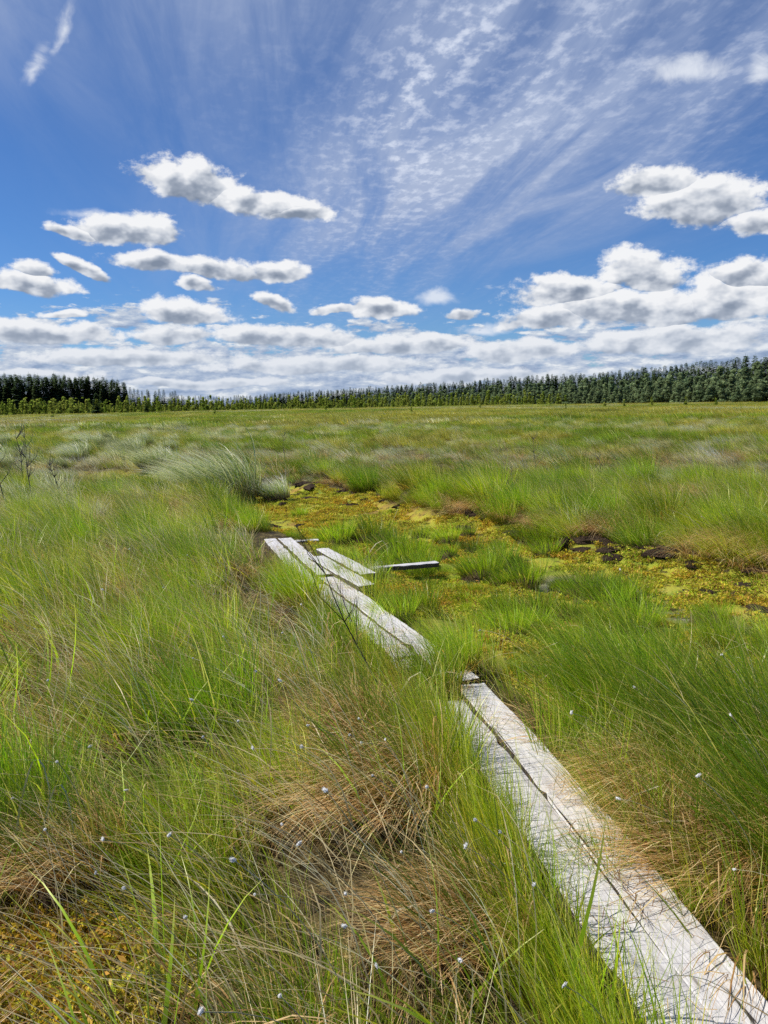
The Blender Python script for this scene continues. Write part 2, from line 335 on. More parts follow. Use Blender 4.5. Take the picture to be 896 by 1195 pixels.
def blades(n, R, h, w, pal, seed, lean=.35, bend=.8, spread=.5, droop=.0, L=5, basecol=(.045, .03, .014), tip=(.30, .24, .12), tipmix=.35, center=(0, 0), hrand=.35, wind=(-1, .12), long_frac=0, spherical=False):
    r = np.random.default_rng(seed)
    rad = R*np.sqrt(r.random(n)); th = r.random(n)*2*np.pi
    bx = center[0]+rad*np.cos(th); by = center[1]+rad*np.sin(th)
    hh = h*(1-hrand+2*hrand*r.random(n)); lf = r.random(n) < long_frac; hh = np.where(lf, hh*1.35, hh)
    o = spread*(rad/R)+r.normal(0, .10, n); oa = th+r.normal(0, .5, n)
    wl = lean*(.6+.8*r.random(n)); wb = bend*(.4+1.2*r.random(n)); dr = droop*(.4+1.2*r.random(n)); dr = np.where(lf, dr+.5, dr)
    wx, wy = wind; sa = r.random(n)*np.pi; sx, sy = np.cos(sa), np.sin(sa)
    pos = np.stack([bx, by, np.full(n, -.02)], 1); V = np.zeros((n, L+1, 2, 3)); C = np.zeros((n, L+1, 2, 3))
    cs = np.array([p[0] for p in PAL[pal]]); ws = np.array([p[1] for p in PAL[pal]]); ki = r.choice(len(cs), n, p=ws/ws.sum())
    bc = cs[ki]*(.75+.5*r.random((n, 1)))
    bc = np.where(lf[:, None], np.array([.72, .62, .34])*(.8+.5*r.random((n, 1))), bc)
    ww = w*(.45+1.5*r.random(n)**2.2)*np.where(lf, .6, 1)
    for k in range(L+1):
        t = k/L
        if k:
            dx = np.cos(oa)*o*(1+t)+wx*(wl+wb*t**1.5); dy = np.sin(oa)*o*(1+t)+wy*(wl+wb*t**1.5); dz = 1-dr*t*t*1.8+0*dx
            nn = np.sqrt(dx*dx+dy*dy+dz*dz); pos = pos+np.stack([dx, dy, dz], 1)/nn[:, None]*(hh/L)[:, None]
        wk = ww*(1-t**2.2)*.5+.0002
        s = np.stack([sx*wk, sy*wk, 0*wk], 1); V[:, k, 0] = pos-s; V[:, k, 1] = pos+s
        f = np.clip((t-.05)/.45, 0, 1); c = np.array(basecol)*(1-f)+bc*f  # brown blade feet, coloured darker still to stand in for shade between tufts
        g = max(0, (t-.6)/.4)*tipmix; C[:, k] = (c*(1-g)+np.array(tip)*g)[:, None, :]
    V = V.reshape(-1, 3); C = C.reshape(-1, 3)
    b0 = (np.arange(n)*(L+1)*2)[:, None]; kk = np.arange(L)[None, :]*2
    q = np.stack([b0+kk, b0+kk+1, b0+kk+3, b0+kk+2], -1).reshape(-1, 4)
    return V, q, C
def join(parts):
    vs, fs, cs, o = [], [], [], 0
    for v, f, c in parts: vs.append(v); fs.append(f+o); cs.append(c); o += len(v)
    return np.concatenate(vs), np.concatenate(fs), np.concatenate(cs)

# near tuft meshes
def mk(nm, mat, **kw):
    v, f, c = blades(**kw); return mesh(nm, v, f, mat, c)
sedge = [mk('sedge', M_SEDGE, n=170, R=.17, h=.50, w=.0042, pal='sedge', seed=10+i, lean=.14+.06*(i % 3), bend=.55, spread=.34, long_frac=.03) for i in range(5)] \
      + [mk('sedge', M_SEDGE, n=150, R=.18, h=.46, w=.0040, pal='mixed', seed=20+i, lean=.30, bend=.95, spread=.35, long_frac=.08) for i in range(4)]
thin = [mk('thin', M_SEDGE, n=34, R=.07, h=.34, w=.0028, pal='mixed', seed=130+i, lean=.12, bend=.5, spread=.25, long_frac=.04, basecol=(.12, .10, .03)) for i in range(3)]
straw = [mk('straw', M_DRY, n=42, R=.22, h=.62, w=.0030, pal='straw', seed=30+i, lean=.5, bend=1.6, spread=.5, droop=.35, L=7, hrand=.3) for i in range(3)]
dry = [mk('dry', M_DRY, n=190, R=.15, h=.32, w=.0032, pal='dry', seed=40+i, lean=.5, bend=1.0, spread=.9, droop=1.0, L=6, basecol=(.10, .06, .03)) for i in range(4)]
bright = [mk('bright', M_BRIGHT, n=150, R=.15, h=.26, w=.0036, pal='bright', seed=50+i, lean=.25, bend=.8, spread=.45, basecol=(.08, .08, .015), tipmix=.15) for i in range(4)]
silver = [mk('silver', M_SILVER, n=170, R=.22, h=.62, w=.0052, pal='silver', seed=60+i, lean=.6, bend=1.7, spread=.4, droop=.25, tip=(.5, .5, .42), tipmix=.5) for i in range(3)]
midm = [mk('meadow', M_FAR, n=170, R=.34, h=.50, w=.0075, pal='far', seed=70+i, lean=.35, bend=1.0, spread=.3, L=4, long_frac=.05) for i in range(5)] \
     + [mk('meadow_green', M_FAR, n=170, R=.34, h=.50, w=.0075, pal='sedge', seed=76+i, lean=.3, bend=.9, spread=.3, L=4) for i in range(2)] \
     + [mk('meadow_silver', M_FAR, n=150, R=.34, h=.52, w=.0080, pal='silver', seed=80+i, lean=.6, bend=1.4, spread=.3, L=4) for i in range(2)]
vfar = [mk('mire', M_VFAR, n=320, R=1.7, h=.52, w=.028, pal='far', seed=90+i, lean=.4, bend=1.0, spread=.2, L=3) for i in range(4)] \
     + [mk('mire_dark', M_VFAR, n=320, R=1.6, h=.45, w=.03, pal='sedge', seed=97+i, lean=.3, bend=.7, spread=.3, L=3) for i in range(1)] \
     + [mk('mire_silver', M_VFAR, n=280, R=1.5, h=.55, w=.03, pal='silver', seed=95+i, lean=.6, bend=1.3, spread=.2, L=3) for i in range(1)]

# candidate positions -> jittered grid within the wedge the place is seen from
def cand(y0, y1, step, m=1.2, k=.62, seed=0, x0=None, x1=None):
    r = np.random.default_rng(seed); xs = []; ys = []
    yy = np.arange(y0, y1, step)
    for y in yy:
        lim = m+y*k; n = int(2*lim/step); x = -lim+np.arange(n)*step
        xs.append(x); ys.append(np.full(n, y))
    x = np.concatenate(xs); y = np.concatenate(ys)
    return x+(r.random(len(x))-.5)*step*1.1, y+(r.random(len(x))-.5)*step*1.1, r
def z3(x, y, dz=0): return np.stack([x, y, hgt(x, y)+dz], 1)
def rots(r, n, spin=.55, tilt=.12): return np.stack([r.normal(0, tilt, n), r.normal(0, tilt, n), r.normal(0, spin, n)], 1)

# moss windows between the tussocks (bare hollows)
HOLES = [(P(75, 1140), .34), (P(90, 1020), .16), (P(285, 770), .15), (P(235, 880), .14), (P(690, 790), .16), (P(790, 830), .14)]
def holes(x, y):
    m = np.zeros(x.shape)
    for (hx, hy), hr in HOLES: m = np.maximum(m, 1-sstep(np.hypot(x-hx, (y-hy)*.8), hr*.7, hr*1.25))
    return m

# --- tall sedge, near
x, y, r = cand(.9, 14.5, .13, 1.4, .62, 1)
ch = sdf(x, y, CH); md = sdf(x, y, MID); bd = bw_dist(x, y)
keep = (ch < -.05) & (md < .25) & (bd > .30+.08*r.random(len(x))+.16*((x > BWX(y)) & (y < 4.0))) & (holes(x, y) < .5) & ((ch < -.5) | (y < 8) | (r.random(len(x)) < .9))
tc_, ta, tb = cells(x, y, .62, 3)
keep &= (r.random(len(x)) < .03+.97*(1-sstep(tc_, .13+.10*tb, .20+.12*tb))*(.15+.85*(ta < .88)))
keep &= np.hypot(x, y) > .95
lefty = (x < BWX(y)) & (y < 3.9)
keep &= ~(lefty & (bd < .42)) & ~(lefty & (bd < .75) & (r.random(len(x)) < .35))
x, y, bd, md, tc_, ta, tb, lefty = [q_[keep] for q_ in (x, y, bd, md, tc_, ta, tb, lefty)]; n = len(x)
pm = fbm(x*.5, y*.5, 77)*.5+.25+(ta-.5)*.55; idx = np.where(pm > .5, r.integers(5, 9, n), r.integers(0, 5, n))
far_silver = (r.random(n) < np.maximum(.5*sstep(fbm(x*.35, y*.35, 5), .50, .62)*sstep(y, 6.5, 10), .8*np.exp(-((x+6.5)/2.5)**2-((y-12.5)/3)**2))) & (ta > .3)
idx = np.where(far_silver, 9+r.integers(0, 3, n), idx)
sc = .84*(.74+.30*r.random(n))*(.72+.55*tb)*(1.12-.5*sstep(tc_, .06, .30))*(.5+.5*sstep(bd, .3, 1.0))*np.where(lefty, .62+.38*sstep(bd, .45, 1.1), 1)*np.where(y < 2.2, .88, 1)*(1-.25*sstep(md, -.6, .1))
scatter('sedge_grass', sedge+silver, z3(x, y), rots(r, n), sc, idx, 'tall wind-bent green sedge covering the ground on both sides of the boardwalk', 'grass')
# --- broader leaves among the fine blades
leafy = [mk('leafy', M_BRIGHT, n=16, R=.12, h=.46, w=.0085, pal='bright', seed=150+i, lean=.15, bend=.9, spread=.5, droop=.3, L=6, tip=(.7, .6, .25), tipmix=.6, hrand=.45) for i in range(3)] + [mk('leafy', M_DRY, n=12, R=.14, h=.42, w=.0075, pal='straw', seed=160+i, lean=.2, bend=1.4, spread=.9, droop=.7, L=6, hrand=.5) for i in range(2)]
x, y, r = cand(.9, 9, .26, 1.4, .62, 12); keep = (sdf(x, y, CH) < -.1) & (bw_dist(x, y) > .42) & (r.random(len(x)) < .5) & (holes(x, y) < .5) & (np.hypot(x, y) > 1.0)
x, y = x[keep], y[keep]; n = len(x)
scatter('leafy_sedge', leafy, z3(x, y), rots(r, n, .8), .65+.5*r.random(n), np.where(r.random(n) < .7, r.integers(0, 3, n), r.integers(3, 5, n)), 'broader flat grass leaves, green and yellowed, among the fine sedge', 'grass')
# --- thin tufts along the outer edge of the boards
r = np.random.default_rng(17); NE = 380; y = np.where(r.random(NE) < .6, r.uniform(1.1, 3.4, NE), r.uniform(3.4, 7, NE)); dl = np.where(r.random(NE) < .78, -.215-.16*r.random(NE)**1.5, .235+.12*r.random(NE)); x = BWX(y)+dl
scatter('edge_sedge', thin, z3(x, y), rots(r, NE, .9, .1), .55+.65*r.random(NE), r.integers(0, 3, NE), 'thin green sedge blades fringing the edges of the boardwalk', 'grass')
# --- straw stems over it
x, y, r = cand(.9, 26, .30, 1.4, .62, 2); ch = sdf(x, y, CH); bd = bw_dist(x, y)
keep = (ch < -.3) & (sdf(x, y, MID) < -.1) & (bd > .5) & (r.random(len(x)) < (.22+.6*sstep(fbm(x*.6, y*.6, 12), .4, .7))*(1-.82*sstep(y, 10, 14))) & (np.hypot(x, y) > 1.0)
x, y = x[keep], y[keep]; n = len(x)
scatter('straw_stems', straw, z3(x, y, .02), rots(r, n, .5), .75+.4*r.random(n), r.integers(0, 3, n), 'long arching straw coloured grass stems above the green sedge', 'grass')
# --- dry tufts, low
x, y, r = cand(.9, 24, .24, 1.4, .62, 3); ch = sdf(x, y, CH); bd = bw_dist(x, y)
keep = (ch < -.02) & (sdf(x, y, MID) < .0) & (bd > .36) & (r.random(len(x)) < (.07+.8*sstep(fbm(x*1.5, y*1.5, 31), .57, .66))*np.where(y > 12.5, .22, 1)) & (holes(x, y) < .4) & (np.hypot(x, y) > 1.0)
x, y = x[keep], y[keep]; n = len(x)
scatter('dry_grass', dry, z3(x, y, .02), rots(r, n, 1.5), .8+.5*r.random(n), r.integers(0, 4, n), 'dead tan grass thatch showing between the green sedge', 'grass')
# --- bright short grass in the middle ground
x, y, r = cand(2.8, 14, .125, 1.4, .62, 4); ch = sdf(x, y, CH); md = sdf(x, y, MID); bd = bw_dist(x, y)
den = np.where(md > -.1, (.25+.75*sstep(fbm(x*1.6, y*1.6, 8), .38, .52))*(1-.8*sstep(cells(x, y, .42, 8)[0], .14, .26)), 0)+np.where(ch > 0, .9*sstep(fbm(x*1.3, y*1.3, 19), .60, .68)*(y < 11), 0)
sc_ch = sstep(-ch, .0, 1.3); den = den*np.where(md > -.1, .30+.70*sc_ch, 1)
keep = (r.random(len(x)) < den) & (bd > .26) & (sdf(x, y, WET) < .05)
x, y, md, sc_ch = x[keep], y[keep], md[keep], sc_ch[keep]; n = len(x)
scatter('short_grass', bright, z3(x, y), rots(r, n, .8), (.5+.5*r.random(n))*(.55+.45*sc_ch)*(.75+.45*sstep(y, 7.5, 4.5))*(1.25-.6*sstep(cells(x, y, .42, 8)[0], .06, .26)), r.integers(0, 4, n), 'short bright green grass between the boardwalk and the mossy hollow', 'grass')
# --- meadow beyond
x, y, r = cand(13.2, 62, .42, 2, .60, 5); ch = sdf(x, y, CH)
keep = (ch < -.1) & (r.random(len(x)) < sstep(70-y, 0, 30)*.5+.5); x, y = x[keep], y[keep]; n = len(x)
tq, tp, _q = cells(x, y, .9, 14); k2 = r.random(n) < .25+.75*(1-sstep(tq, .3, .55)); x, y = x[k2], y[k2]; n = len(x); sv = r.random(n) < np.maximum(.75*sstep(fbm(x*.16+3, y*.13, 5), .52, .66), 1.0*np.exp(-((x+9.5)/5.5)**2-((y-19)/6.5)**2)); gr = r.random(n) < sstep(fbm(x*.2, y*.12, 65), .48, .62)
idx = np.where(sv, r.integers(7, 9, n), np.where(gr, r.integers(5, 7, n), r.integers(0, 5, n)))
tc_, ta, tb = cells(x, y, 1.25, 4); idx = np.where(ta > .86, 7+(r.random(n) > .5), np.where(ta < .22, r.integers(5, 7, n), idx)); scatter('meadow_grass', midm, z3(x, y, -.02), rots(r, n, .5), .82*(.7+.35*r.random(n))*(1.25-.65*sstep(tc_, .12, .7))*(.8+.4*tb), idx, 'open sedge meadow beyond the mossy hollow, green and straw coloured', 'grass')
# --- mire to the trees
x, y, r = cand(60, 520, 2.3, 4, .60, 6); keep = r.random(len(x)) < np.clip(1.25-y/420, .3, 1); x, y = x[keep], y[keep]; n = len(x)
sv = r.random(n) < .6*sstep(fbm(x*.05, y*.03, 5), .5, .62)
scatter('mire_grass', vfar, z3(x, y, -.03), rots(r, n, .5, .03), .8+.5*r.random(n), np.where(sv, 5, np.where(r.random(n) < .85*sstep(fbm(x*.04+9, y*.022, 6), .5, .6), 4, r.integers(0, 4, n))), 'distant pale sedge of the open mire reaching to the trees', 'grass')
# --- moss
def mossmesh(seed):
    r = np.random.default_rng(seed); vs = []; n = 90
    ctr = r.normal(0, .5, (n, 3))*np.array([.05, .05, .012]); ctr[:, 2] += .012
    a = r.normal(size=(n, 3)); a /= np.linalg.norm(a, axis=1)[:, None]; b = np.cross(a, r.normal(size=(n, 3))); b /= np.linalg.norm(b, axis=1)[:, None]
    s = (.004+.005*r.random((n, 1)))
    V = np.stack([ctr-a*s*1.6, ctr-b*s*.6, ctr+a*s*1.6+[0, 0, .004], ctr+b*s*.6], 1).reshape(-1, 3)
    q = np.arange(n*4).reshape(-1, 4)
    col = np.array([(.60, .56, .06), (.40, .54, .05), (.66, .50, .12), (.30, .20, .06)])[r.choice(4, n, p=[.4, .3, .15, .15])]
    return mesh('moss', V, q, M_MOSS, np.repeat(col*(.7+.6*r.random((n, 1))), 4, 0))
moss = [mossmesh(100+i) for i in range(4)]
x, y, r = cand(1.0, 15.5, .055, 1.0, .58, 7); hs = holes(x, y)
keep = ((sdf(x, y, CH) > -.1) | (sdf(x, y, MID) > 0) | (hs > .2)) & (r.random(len(x)) < np.where(hs > .2, 1.0, .75*sstep(fbm(x*2, y*2, 55), .35, .55))) & ((sdf(x, y, WET) < .05) | (r.random(len(x)) < .18))
x, y = x[keep], y[keep]; n = len(x)
scatter('sphagnum_moss', moss, z3(x, y, -.002), rots(r, n, 3, .2), .7+.9*r.random(n), r.integers(0, 4, n), 'yellow green and rusty sphagnum moss in the wet hollow', 'moss')

# ------------------------------------------------------------------ ground and water
def axis(a, b, s, far, g=1.16):
    m = list(np.arange(a, b+1e-6, s)); hi = []; v = m[-1]; st = s
    while v < far: st *= g; v += st; hi.append(v)
    lo = []; v = m[0]; st = s
    while v > -far: st *= g; v -= st; lo.append(v)
    return np.array(lo[::-1]+m+hi)
X = axis(-13, 13, .065, 5000); Y = axis(0, 24, .065, 5000); gx, gy = np.meshgrid(X, Y); fx, fy = gx.ravel(), gy.ravel(); fz = hgt(fx, fy)
nx, ny = len(X), len(Y); i = np.arange(ny-1)[:, None]*nx+np.arange(nx-1)[None, :]; q = np.stack([i, i+1, i+nx+1, i+nx], -1).reshape(-1, 4)
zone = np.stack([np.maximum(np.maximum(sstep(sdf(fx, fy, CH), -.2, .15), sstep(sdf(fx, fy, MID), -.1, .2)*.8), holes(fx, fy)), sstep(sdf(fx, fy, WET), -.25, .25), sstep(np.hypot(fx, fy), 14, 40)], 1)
def mat_ground():
    m = bpy.data.materials.new('ground'); m.use_nodes = True; t = m.node_tree; k = N(t); b = t.nodes['Principled BSDF']
    a = k.new('ShaderNodeAttribute', attribute_name='Col'); s = k.new('ShaderNodeSeparateColor', {0: a.outputs['Color']})
    p = k.new('ShaderNodeNewGeometry').outputs['Position']
    n1 = k.noise(p, 1.7, 5, .6); n2 = k.noise(p, 9, 6, .65); n3 = k.noise(p, 45, 4, .7); n4 = k.noise(p, .05, 4, .55)
    mossc = k.ramp(n1, [(.30, (.14, .20, .02)), (.42, (.32, .36, .03)), (.52, (.44, .40, .04)), (.60, (.38, .25, .05)), (.70, (.16, .10, .04))])
    mossc = k.mix(k.sm(n2, .52, .64), mossc, c4(.05, .035, .016)); mossc = k.mix(k.m('MULTIPLY', k.sm(n3, .5, .7), .5), mossc, c4(.38, .33, .06))
    wetc = k.ramp(n2, [(.35, (.07, .06, .045)), (.5, (.20, .18, .14)), (.65, (.32, .29, .22))])
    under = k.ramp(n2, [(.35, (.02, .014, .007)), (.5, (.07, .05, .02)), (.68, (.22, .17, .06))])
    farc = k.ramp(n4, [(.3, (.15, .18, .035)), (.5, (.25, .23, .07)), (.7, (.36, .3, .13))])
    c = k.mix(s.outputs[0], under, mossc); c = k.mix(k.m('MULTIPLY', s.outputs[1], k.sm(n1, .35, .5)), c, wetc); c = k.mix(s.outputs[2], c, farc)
    k.put(b.inputs['Base Color'], c); k.put(b.inputs['Roughness'], k.m('SUBTRACT', .95, k.m('MULTIPLY', s.outputs[1], .5))); b.inputs['Specular IOR Level'].default_value = .3
    bp = k.new('ShaderNodeBump', {'Height': k.m('ADD', n2, k.m('MULTIPLY', n3, .5)), 'Strength': .9, 'Distance': .03}); t.links.new(bp.outputs[0], b.inputs['Normal'])
    return m
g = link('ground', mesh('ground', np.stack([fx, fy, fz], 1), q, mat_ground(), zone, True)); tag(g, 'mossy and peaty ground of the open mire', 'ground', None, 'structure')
def mat_water():
    m = bpy.data.materials.new('water'); m.use_nodes = True; t = m.node_tree; k = N(t); b = t.nodes['Principled BSDF']
    p = k.new('ShaderNodeNewGeometry').outputs['Position']; n = k.noise(p, 6, 5, .6); n2 = k.noise(p, 40, 3, .6)
    k.put(b.inputs['Base Color'], k.ramp(n, [(.35, (.035, .032, .02)), (.6, (.11, .10, .065))])); k.put(b.inputs['Roughness'], k.sm(n2, .4, .6, .15, .6))
    bp = k.new('ShaderNodeBump', {'Height': n2, 'Strength': .25, 'Distance': .01}); t.links.new(bp.outputs[0], b.inputs['Normal']); return m
cx = sum(p[0] for p in WET)/len(WET); cyy = sum(p[1] for p in WET)/len(WET)
wpoly = [(cx+(px-cx)*1.25, cyy+(py-cyy)*1.5, -.222) for px, py in WET]
wo = link('water', mesh('water', wpoly, [list(range(len(wpoly)))], mat_water())); tag(wo, 'thin sheet of murky water lying in the mossy hollow', 'water', None, 'structure')

# ------------------------------------------------------------------ boards
def mat_board():
    m = bpy.data.materials.new('weathered_wood'); m.use_nodes = True; t = m.node_tree; k = N(t); b = t.nodes['Principled BSDF']
    tc = k.new('ShaderNodeTexCoord').outputs['Object']; oi = k.new('ShaderNodeObjectInfo').outputs['Random']
    tc = k.vm('ADD', tc, k.new('ShaderNodeCombineXYZ', {0: k.m('MULTIPLY', oi, 7.3), 1: k.m('MULTIPLY', oi, 31)}))
    gr = k.noise(k.vm('MULTIPLY', tc, (60, 2.2, 30)), 1, 6, .7, .6); fine = k.noise(k.vm('MULTIPLY', tc, (300, 6, 100)), 1, 4, .7); bl = k.noise(tc, 3.5, 5, .6); cr = k.noise(k.vm('MULTIPLY', tc, (34, .9, 10)), 1, 3, .6, .8)
    c = k.ramp(gr, [(.3, (.42, .395, .385)), (.5, (.65, .63, .62)), (.7, (.78, .76, .75))])
    c = k.mix(k.m('MULTIPLY', k.sm(fine, .55, .75), .35), c, c4(.20, .185, .17))
    c = k.mix(k.m('MULTIPLY', k.sm(bl, .48, .7), .45), c, c4(.42, .38, .34))
    c = k.mix(k.sm(cr, .66, .70), c, c4(.05, .042, .035))
    kn = k.new('ShaderNodeTexVoronoi', {'Vector': k.vm('MULTIPLY', tc, (9, 1.6, 1)), 'Scale': 1.0}).outputs['Distance']; c = k.mix(k.sm(kn, .09, .03), c, c4(.10, .08, .06))
    alg = k.noise(tc, 9, 5, .7); c = k.mix(k.m('MULTIPLY', k.sm(alg, .56, .72), .5), c, c4(.22, .22, .16))
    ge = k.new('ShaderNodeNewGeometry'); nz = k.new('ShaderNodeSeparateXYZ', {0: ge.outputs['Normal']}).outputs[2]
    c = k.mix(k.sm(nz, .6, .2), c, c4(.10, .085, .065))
    k.put(b.inputs['Base Color'], c); b.inputs['Roughness'].default_value = .85; b.inputs['Specular IOR Level'].default_value = .25
    hh = k.m('SUBTRACT', k.m('ADD', gr, k.m('MULTIPLY', fine, .4)), k.m('MULTIPLY', k.sm(cr, .70, .76), 1.2))
    bp = k.new('ShaderNodeBump', {'Height': hh, 'Strength': .5, 'Distance': .006}); t.links.new(bp.outputs[0], b.inputs['Normal']); return m
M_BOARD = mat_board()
def board(a, b, w, z0, z1, label, seed, th=.045, group='grey planks of the boardwalk', wane=.014, bow=0.0):
    a = Vector((a[0], a[1], z0)); b = Vector((b[0], b[1], z1)); L = (b-a).length; r = random.Random(seed)
    nl = max(8, int(L/.025)); xs = [-.5, -.47, -.3, -.1, .1, .3, .47, .5]; V = []; Fc = []
    nk = [(r.random(), r.choice((-1, 1)), r.uniform(.006, .018), r.uniform(.02, .09)) for _ in range(max(2, int(L*2.2)))]
    ph = r.random()*9; cup = r.uniform(-.006, .008)
    def edge(s, t): return wane*(math.sin(t*L*2.1+ph+s*2)*.6+math.sin(t*L*6.7+ph*2+s)*.25+math.sin(t*L*31+s*4)*.06)-sum(d_*math.exp(-((t-t0)*L/w_)**2) for t0, s_, d_, w_ in nk if s_ == s)
    for i in range(nl+1):
        t = i/nl
        for j, xx in enumerate(xs):
            e = edge(1 if xx > 0 else -1, t); X_ = xx*w+e*abs(xx)*2*(1 if xx > 0 else -1)
            zz = cup*(4*xx*xx)-(.005 if abs(xx) > .48 else 0)+.008*math.sin(t*L*1.3+ph)+.0012*math.sin(t*L*40+j*2.3)
            X_ += bow*math.sin(math.pi*t); yy = t*L+((r.random()-.5)*.012 if i in (0, nl) else 0)
            V.append((X_, yy, zz))
    m_ = len(xs)
    base = len(V)
    for i in range(nl+1):
        t = i/nl
        for xx in (-.5, .5):
            e = edge(1 if xx > 0 else -1, t); V.append((xx*w+e*(1 if xx > 0 else -1)+bow*math.sin(math.pi*t), t*L, -th+.008*math.sin(t*L*1.3+ph)))
    for i in range(nl):
        for j in range(m_-1): o = i*m_+j; Fc.append((o, o+1, o+m_+1, o+m_))
        o = i*m_; p = base+i*2
        Fc.append((o, o+m_, p+2, p)); Fc.append((o+m_-1, p+1, p+3, o+2*m_-1)); Fc.append((p, p+2, p+3, p+1))
    Fc.append(tuple(list(range(m_-1, -1, -1))+[base, base+1])); o = nl*m_; p = base+nl*2
    Fc.append(tuple(list(range(o, o+m_))+[p+1, p]))
    ob = link('boardwalk_plank', mesh('boardwalk_plank', V, Fc, M_BOARD)); d = (b-a).normalized()
    xax = Vector((d.y, -d.x, 0)).normalized(); zax = xax.cross(d)
    ob.matrix_world = Matrix(((xax.x, d.x, zax.x, a.x), (xax.y, d.y, zax.y, a.y), (xax.z, d.z, zax.z, a.z), (0, 0, 0, 1)))
    tag(ob, label, 'plank', group); return ob
zb = .075
def off(p, q_, s):         # shift a segment sideways (to the right seen along it)
    d = Vector((q_[0]-p[0], q_[1]-p[1])).normalized(); n_ = Vector((d.y, -d.x)); return (p[0]+n_.x*s, p[1]+n_.y*s), (q_[0]+n_.x*s, q_[1]+n_.y*s)
SW = .168
e0, e1 = (1.056, 1.16), (.545, 4.07)                    # right edge, near stretch
a_, b_ = off(e0, e1, -SW/2); board(a_, b_, SW, zb, zb, 'wide pale plank at the near end, on the side of the tan tuft', 1, bow=.022)
e0, e1 = (1.056, 1.16), (.572, 3.90); a_, b_ = off(e0, e1, -SW*1.5-.004); board(a_, b_, SW, zb+.008, zb-.012, 'pale near plank with green sedge leaning over its outer edge', 2, bow=.021)
e0, e1 = (.52, 4.12), (-.43, 6.78); a_, b_ = off(e0, e1, -SW/2-.01); board(a_, b_, SW, zb, zb+.01, 'middle plank running past the two offset boards, half hidden by a tuft', 3, bow=.012)
e0, e1 = (.36, 4.62), (-.36, 6.6); a_, b_ = off(e0, e1, -SW*1.5-.004); board(a_, b_, SW-.01, zb-.006, zb, 'middle plank partly covered by dark green sedge along its edge', 4, bow=.008)
e0, e1 = (.52, 3.86), (.37, 4.58); a_, b_ = off(e0, e1, -SW*1.5-.03); board(a_, b_, SW-.02, zb-.04, zb-.02, 'sunken plank piece covered by dry grass below the middle boards', 9)
e0, e1 = (-.45, 6.82), (-1.10, 8.93); a_, b_ = off(e0, e1, -SW/2); board(a_, b_, SW-.01, zb+.012, zb, 'far plank ending bare at the edge of the mossy hollow', 5, bow=.01)
e0, e1 = (-.38, 6.66), (-1.10, 9.02); a_, b_ = off(e0, e1, -SW*1.5-.02); board(a_, b_, SW-.03, zb-.015, zb-.01, 'far plank overgrown by sedge and showing only in pieces', 6)
board((-.148, 6.19), (-.70, 7.62), .155, zb+.050, zb+.030, 'short board with a thick cut end lying beside the long planks', 7)
board((-.140, 6.72), (-.665, 8.02), .145, zb+.045, zb+.03, 'short outermost board lying beside the thick ended one', 8)
board(P(424, 664, .03), P(510, 656, .03), .10, .03, .03, 'grey crosspiece sticking out sideways into the bright grass', 12, group='grey crosspieces under the boardwalk')
board(P(335, 631, .02), P(371, 629, .02), .12, .01, .01, 'small crosspiece under the far end of the boardwalk', 13, group='grey crosspieces under the boardwalk')

# dead blades blown onto the boards
def litter(seed):
    r = np.random.default_rng(seed); V = []; Cc = []
    for i in range(9):
        a = r.random()*3.14; l = .03+.10*r.random(); c_, s_ = math.cos(a), math.sin(a); px, py = r.normal(0, .06, 2); cv = r.normal(0, .012); w_ = .0012
        for t in (-1, 0, 1):
            qx = px+c_*l*t/2-s_*cv*(t == 0); qy = py+s_*l*t/2+c_*cv*(t == 0); V += [(qx-s_*w_, qy+c_*w_, .002*i*.3+.003*(t == 0)), (qx+s_*w_, qy-c_*w_, .002*i*.3+.003*(t == 0))]
            Cc += [tuple(np.array([(.5, .36, .2), (.25, .15, .08), (.66, .55, .34)][i % 3]))]*2
    q = [(i*6+j*2, i*6+j*2+1, i*6+j*2+3, i*6+j*2+2) for i in range(9) for j in (0, 1)]
    return mesh('litter', V, np.array(q), M_DRY, np.array(Cc))
r = np.random.default_rng(23); y = r.uniform(1.3, 8.2, 90); dl = r.uniform(-.16, .16, 90); x = BWX(y)+dl
scatter('dead_grass_litter', [litter(i) for i in range(4)], np.stack([x, y, np.full(90, zb+.024)], 1), rots(r, 90, 3, .01), .7+.6*r.random(90), r.integers(0, 4, 90), 'dead grass blades lying scattered on the grey boards', 'litter')

